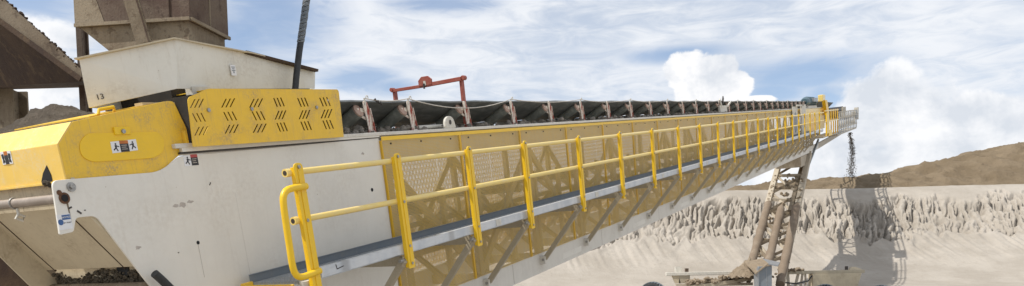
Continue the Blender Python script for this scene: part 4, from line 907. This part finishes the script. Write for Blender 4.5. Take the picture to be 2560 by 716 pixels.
n_big = noise(nt, vmap((1, 1.8, 1), .1, (3, 1, 0)), 3.4, 7, .55, .4)
n_puf = noise(nt, vmap((1, 1.15, 1)), 16, 9, .62, .3); n_lob = noise(nt, vmap((1, 1.2, 1), 0, (5, 2, 0)), 7.5, 5, .55, .2)
n_wsp = noise(nt, vmap((2.6, 10, 1), .16, (1.7, 4, 0)), 5.5, 10, .62, .8)
blue = blobs([(690, 30, 190, 140), (600, 90, 150, 90), (30, -10, 200, 95), (900, 195, 150, 34), (985, 215, 110, 30), (1990, 190, 260, 50), (1930, 235, 120, 50), (2060, 245, 80, 45), (1690, 135, 150, 24), (2190, 375, 36, 14), (1090, 10, 160, 30)])
wv = math_(nt, 'ADD', math_(nt, 'MULTIPLY', math_(nt, 'SUBTRACT', n_str, .5), 1.5), math_(nt, 'MULTIPLY', math_(nt, 'SUBTRACT', n_wsp, .5), 1.8))
bl = sstep(nt, math_(nt, 'ADD', math_(nt, 'MAXIMUM', blue, -.75), wv), -.30, .85)
gen = sstep(nt, math_(nt, 'ADD', math_(nt, 'MULTIPLY', n_wsp, .5), math_(nt, 'MULTIPLY', n_big, .5)), .36, .60)
cover = math_(nt, 'MULTIPLY', math_(nt, 'ADD', math_(nt, 'MULTIPLY', gen, .34), .62), math_(nt, 'SUBTRACT', 1.0, math_(nt, 'MULTIPLY', bl, .74)))
shade = sstep(nt, math_(nt, 'ADD', math_(nt, 'MULTIPLY', n_big, .6), math_(nt, 'MULTIPLY', n_wsp, .4)), .36, .64)
veil = mixc(nt, shade, (6.7, 7.1, 7.7), (8.2, 8.4, 8.75))
skyc = mixc(nt, 1.0, sky.outputs[0], (1.18, 1.24, 1.30), 'MULTIPLY')
c1 = mixc(nt, cover, skyc, veil)
cum1 = blobs([(1722, 178, 62, 52), (1790, 172, 66, 44), (1838, 212, 44, 42), (1770, 232, 90, 60), (1720, 240, 40, 40), (1890, 252, 60, 12)])
cum2 = blobs([(2235, 200, 75, 50), (2170, 245, 75, 60), (2270, 270, 110, 80), (2140, 330, 85, 110), (2110, 410, 90, 70), (2280, 380, 190, 110), (2430, 300, 110, 62), (2520, 320, 120, 70), (2450, 400, 170, 70), (2000, 445, 150, 40), (120, 200, 200, 60), (150, 90, 120, 40), (60, 270, 200, 60), (1540, 470, 200, 40)])
pf = math_(nt, 'ADD', math_(nt, 'MULTIPLY', math_(nt, 'SUBTRACT', n_puf, .5), 1.5), math_(nt, 'MULTIPLY', math_(nt, 'SUBTRACT', n_lob, .5), 1.2))
m1 = sstep(nt, math_(nt, 'ADD', cum1, math_(nt, 'MULTIPLY', pf, 1.0)), .03, .22); m2 = sstep(nt, math_(nt, 'ADD', cum2, math_(nt, 'MULTIPLY', pf, 1.1)), .02, .34)
# billows: each puff is brighter towards the sun (up and left) and greyer on its lower right
q_puf = noise(nt, vmap((1, 1.15, 1), 0, (.010, -.016, 0)), 16, 9, .62, .3); q_lob = noise(nt, vmap((1, 1.2, 1), 0, (5.02, 1.965, 0)), 7.5, 5, .55, .2)
rel = math_(nt, 'ADD', math_(nt, 'MULTIPLY', math_(nt, 'SUBTRACT', n_puf, q_puf), 2.2), math_(nt, 'MULTIPLY', math_(nt, 'SUBTRACT', n_lob, q_lob), 4.5))
e_hi, e_lo = ae(2200, 190)[1], ae(2200, 430)[1]
hgt = sstep(nt, ele, e_lo, e_hi)
edge = math_(nt, 'SUBTRACT', 1.0, sstep(nt, cum2, .05, .75))
lum = math_(nt, 'ADD', math_(nt, 'ADD', math_(nt, 'MULTIPLY', hgt, .50), math_(nt, 'MULTIPLY', edge, .22)), math_(nt, 'ADD', rel, .16), clamp=True)
cumc = mixc(nt, lum, (6.4, 6.8, 7.4), (8.9, 8.95, 9.1))
l1 = math_(nt, 'ADD', math_(nt, 'MULTIPLY', rel, 1.3), .66, clamp=True)
c2 = mixc(nt, math_(nt, 'MULTIPLY', m2, .94), c1, cumc); c3 = mixc(nt, m1, c2, mixc(nt, l1, (6.7, 7.05, 7.6), (9.0, 9.0, 9.1)))
nt.links.new(c3, bgn.inputs[0])
sd = bpy.data.lights.new('Sun', 'SUN'); sd.energy = 3.9; sd.angle = math.radians(.6); sd.color = (1, .955, .88)
so = bpy.data.objects.new('Sun', sd); COL.objects.link(so); so.rotation_euler = TO_SUN.to_track_quat('Z', 'Y').to_euler()

# ================================================================== CAMERA
cd = bpy.data.cameras.new('Camera'); cd.sensor_width = 36; cd.lens = F / 2560 * 36; cd.shift_y = (CY - 358) / 2560; cd.clip_end = 6000; cd.clip_start = .05
ca = bpy.data.objects.new('Camera', cd); COL.objects.link(ca)
ca.matrix_world = Matrix(((W[0][0], W[0][1], -W[0][2], 0), (W[1][0], W[1][1], -W[1][2], 0), (W[2][0], W[2][1], -W[2][2], EYE.z), (0, 0, 0, 1)))
scene.camera = ca
vs_ = scene.view_settings; vs_.view_transform = 'Standard'; vs_.look = 'None'; vs_.exposure = 0.17; vs_.gamma = 1; vs_.use_curve_mapping = False
scene.cycles.transparent_max_bounces = 24; scene.cycles.max_bounces = 6
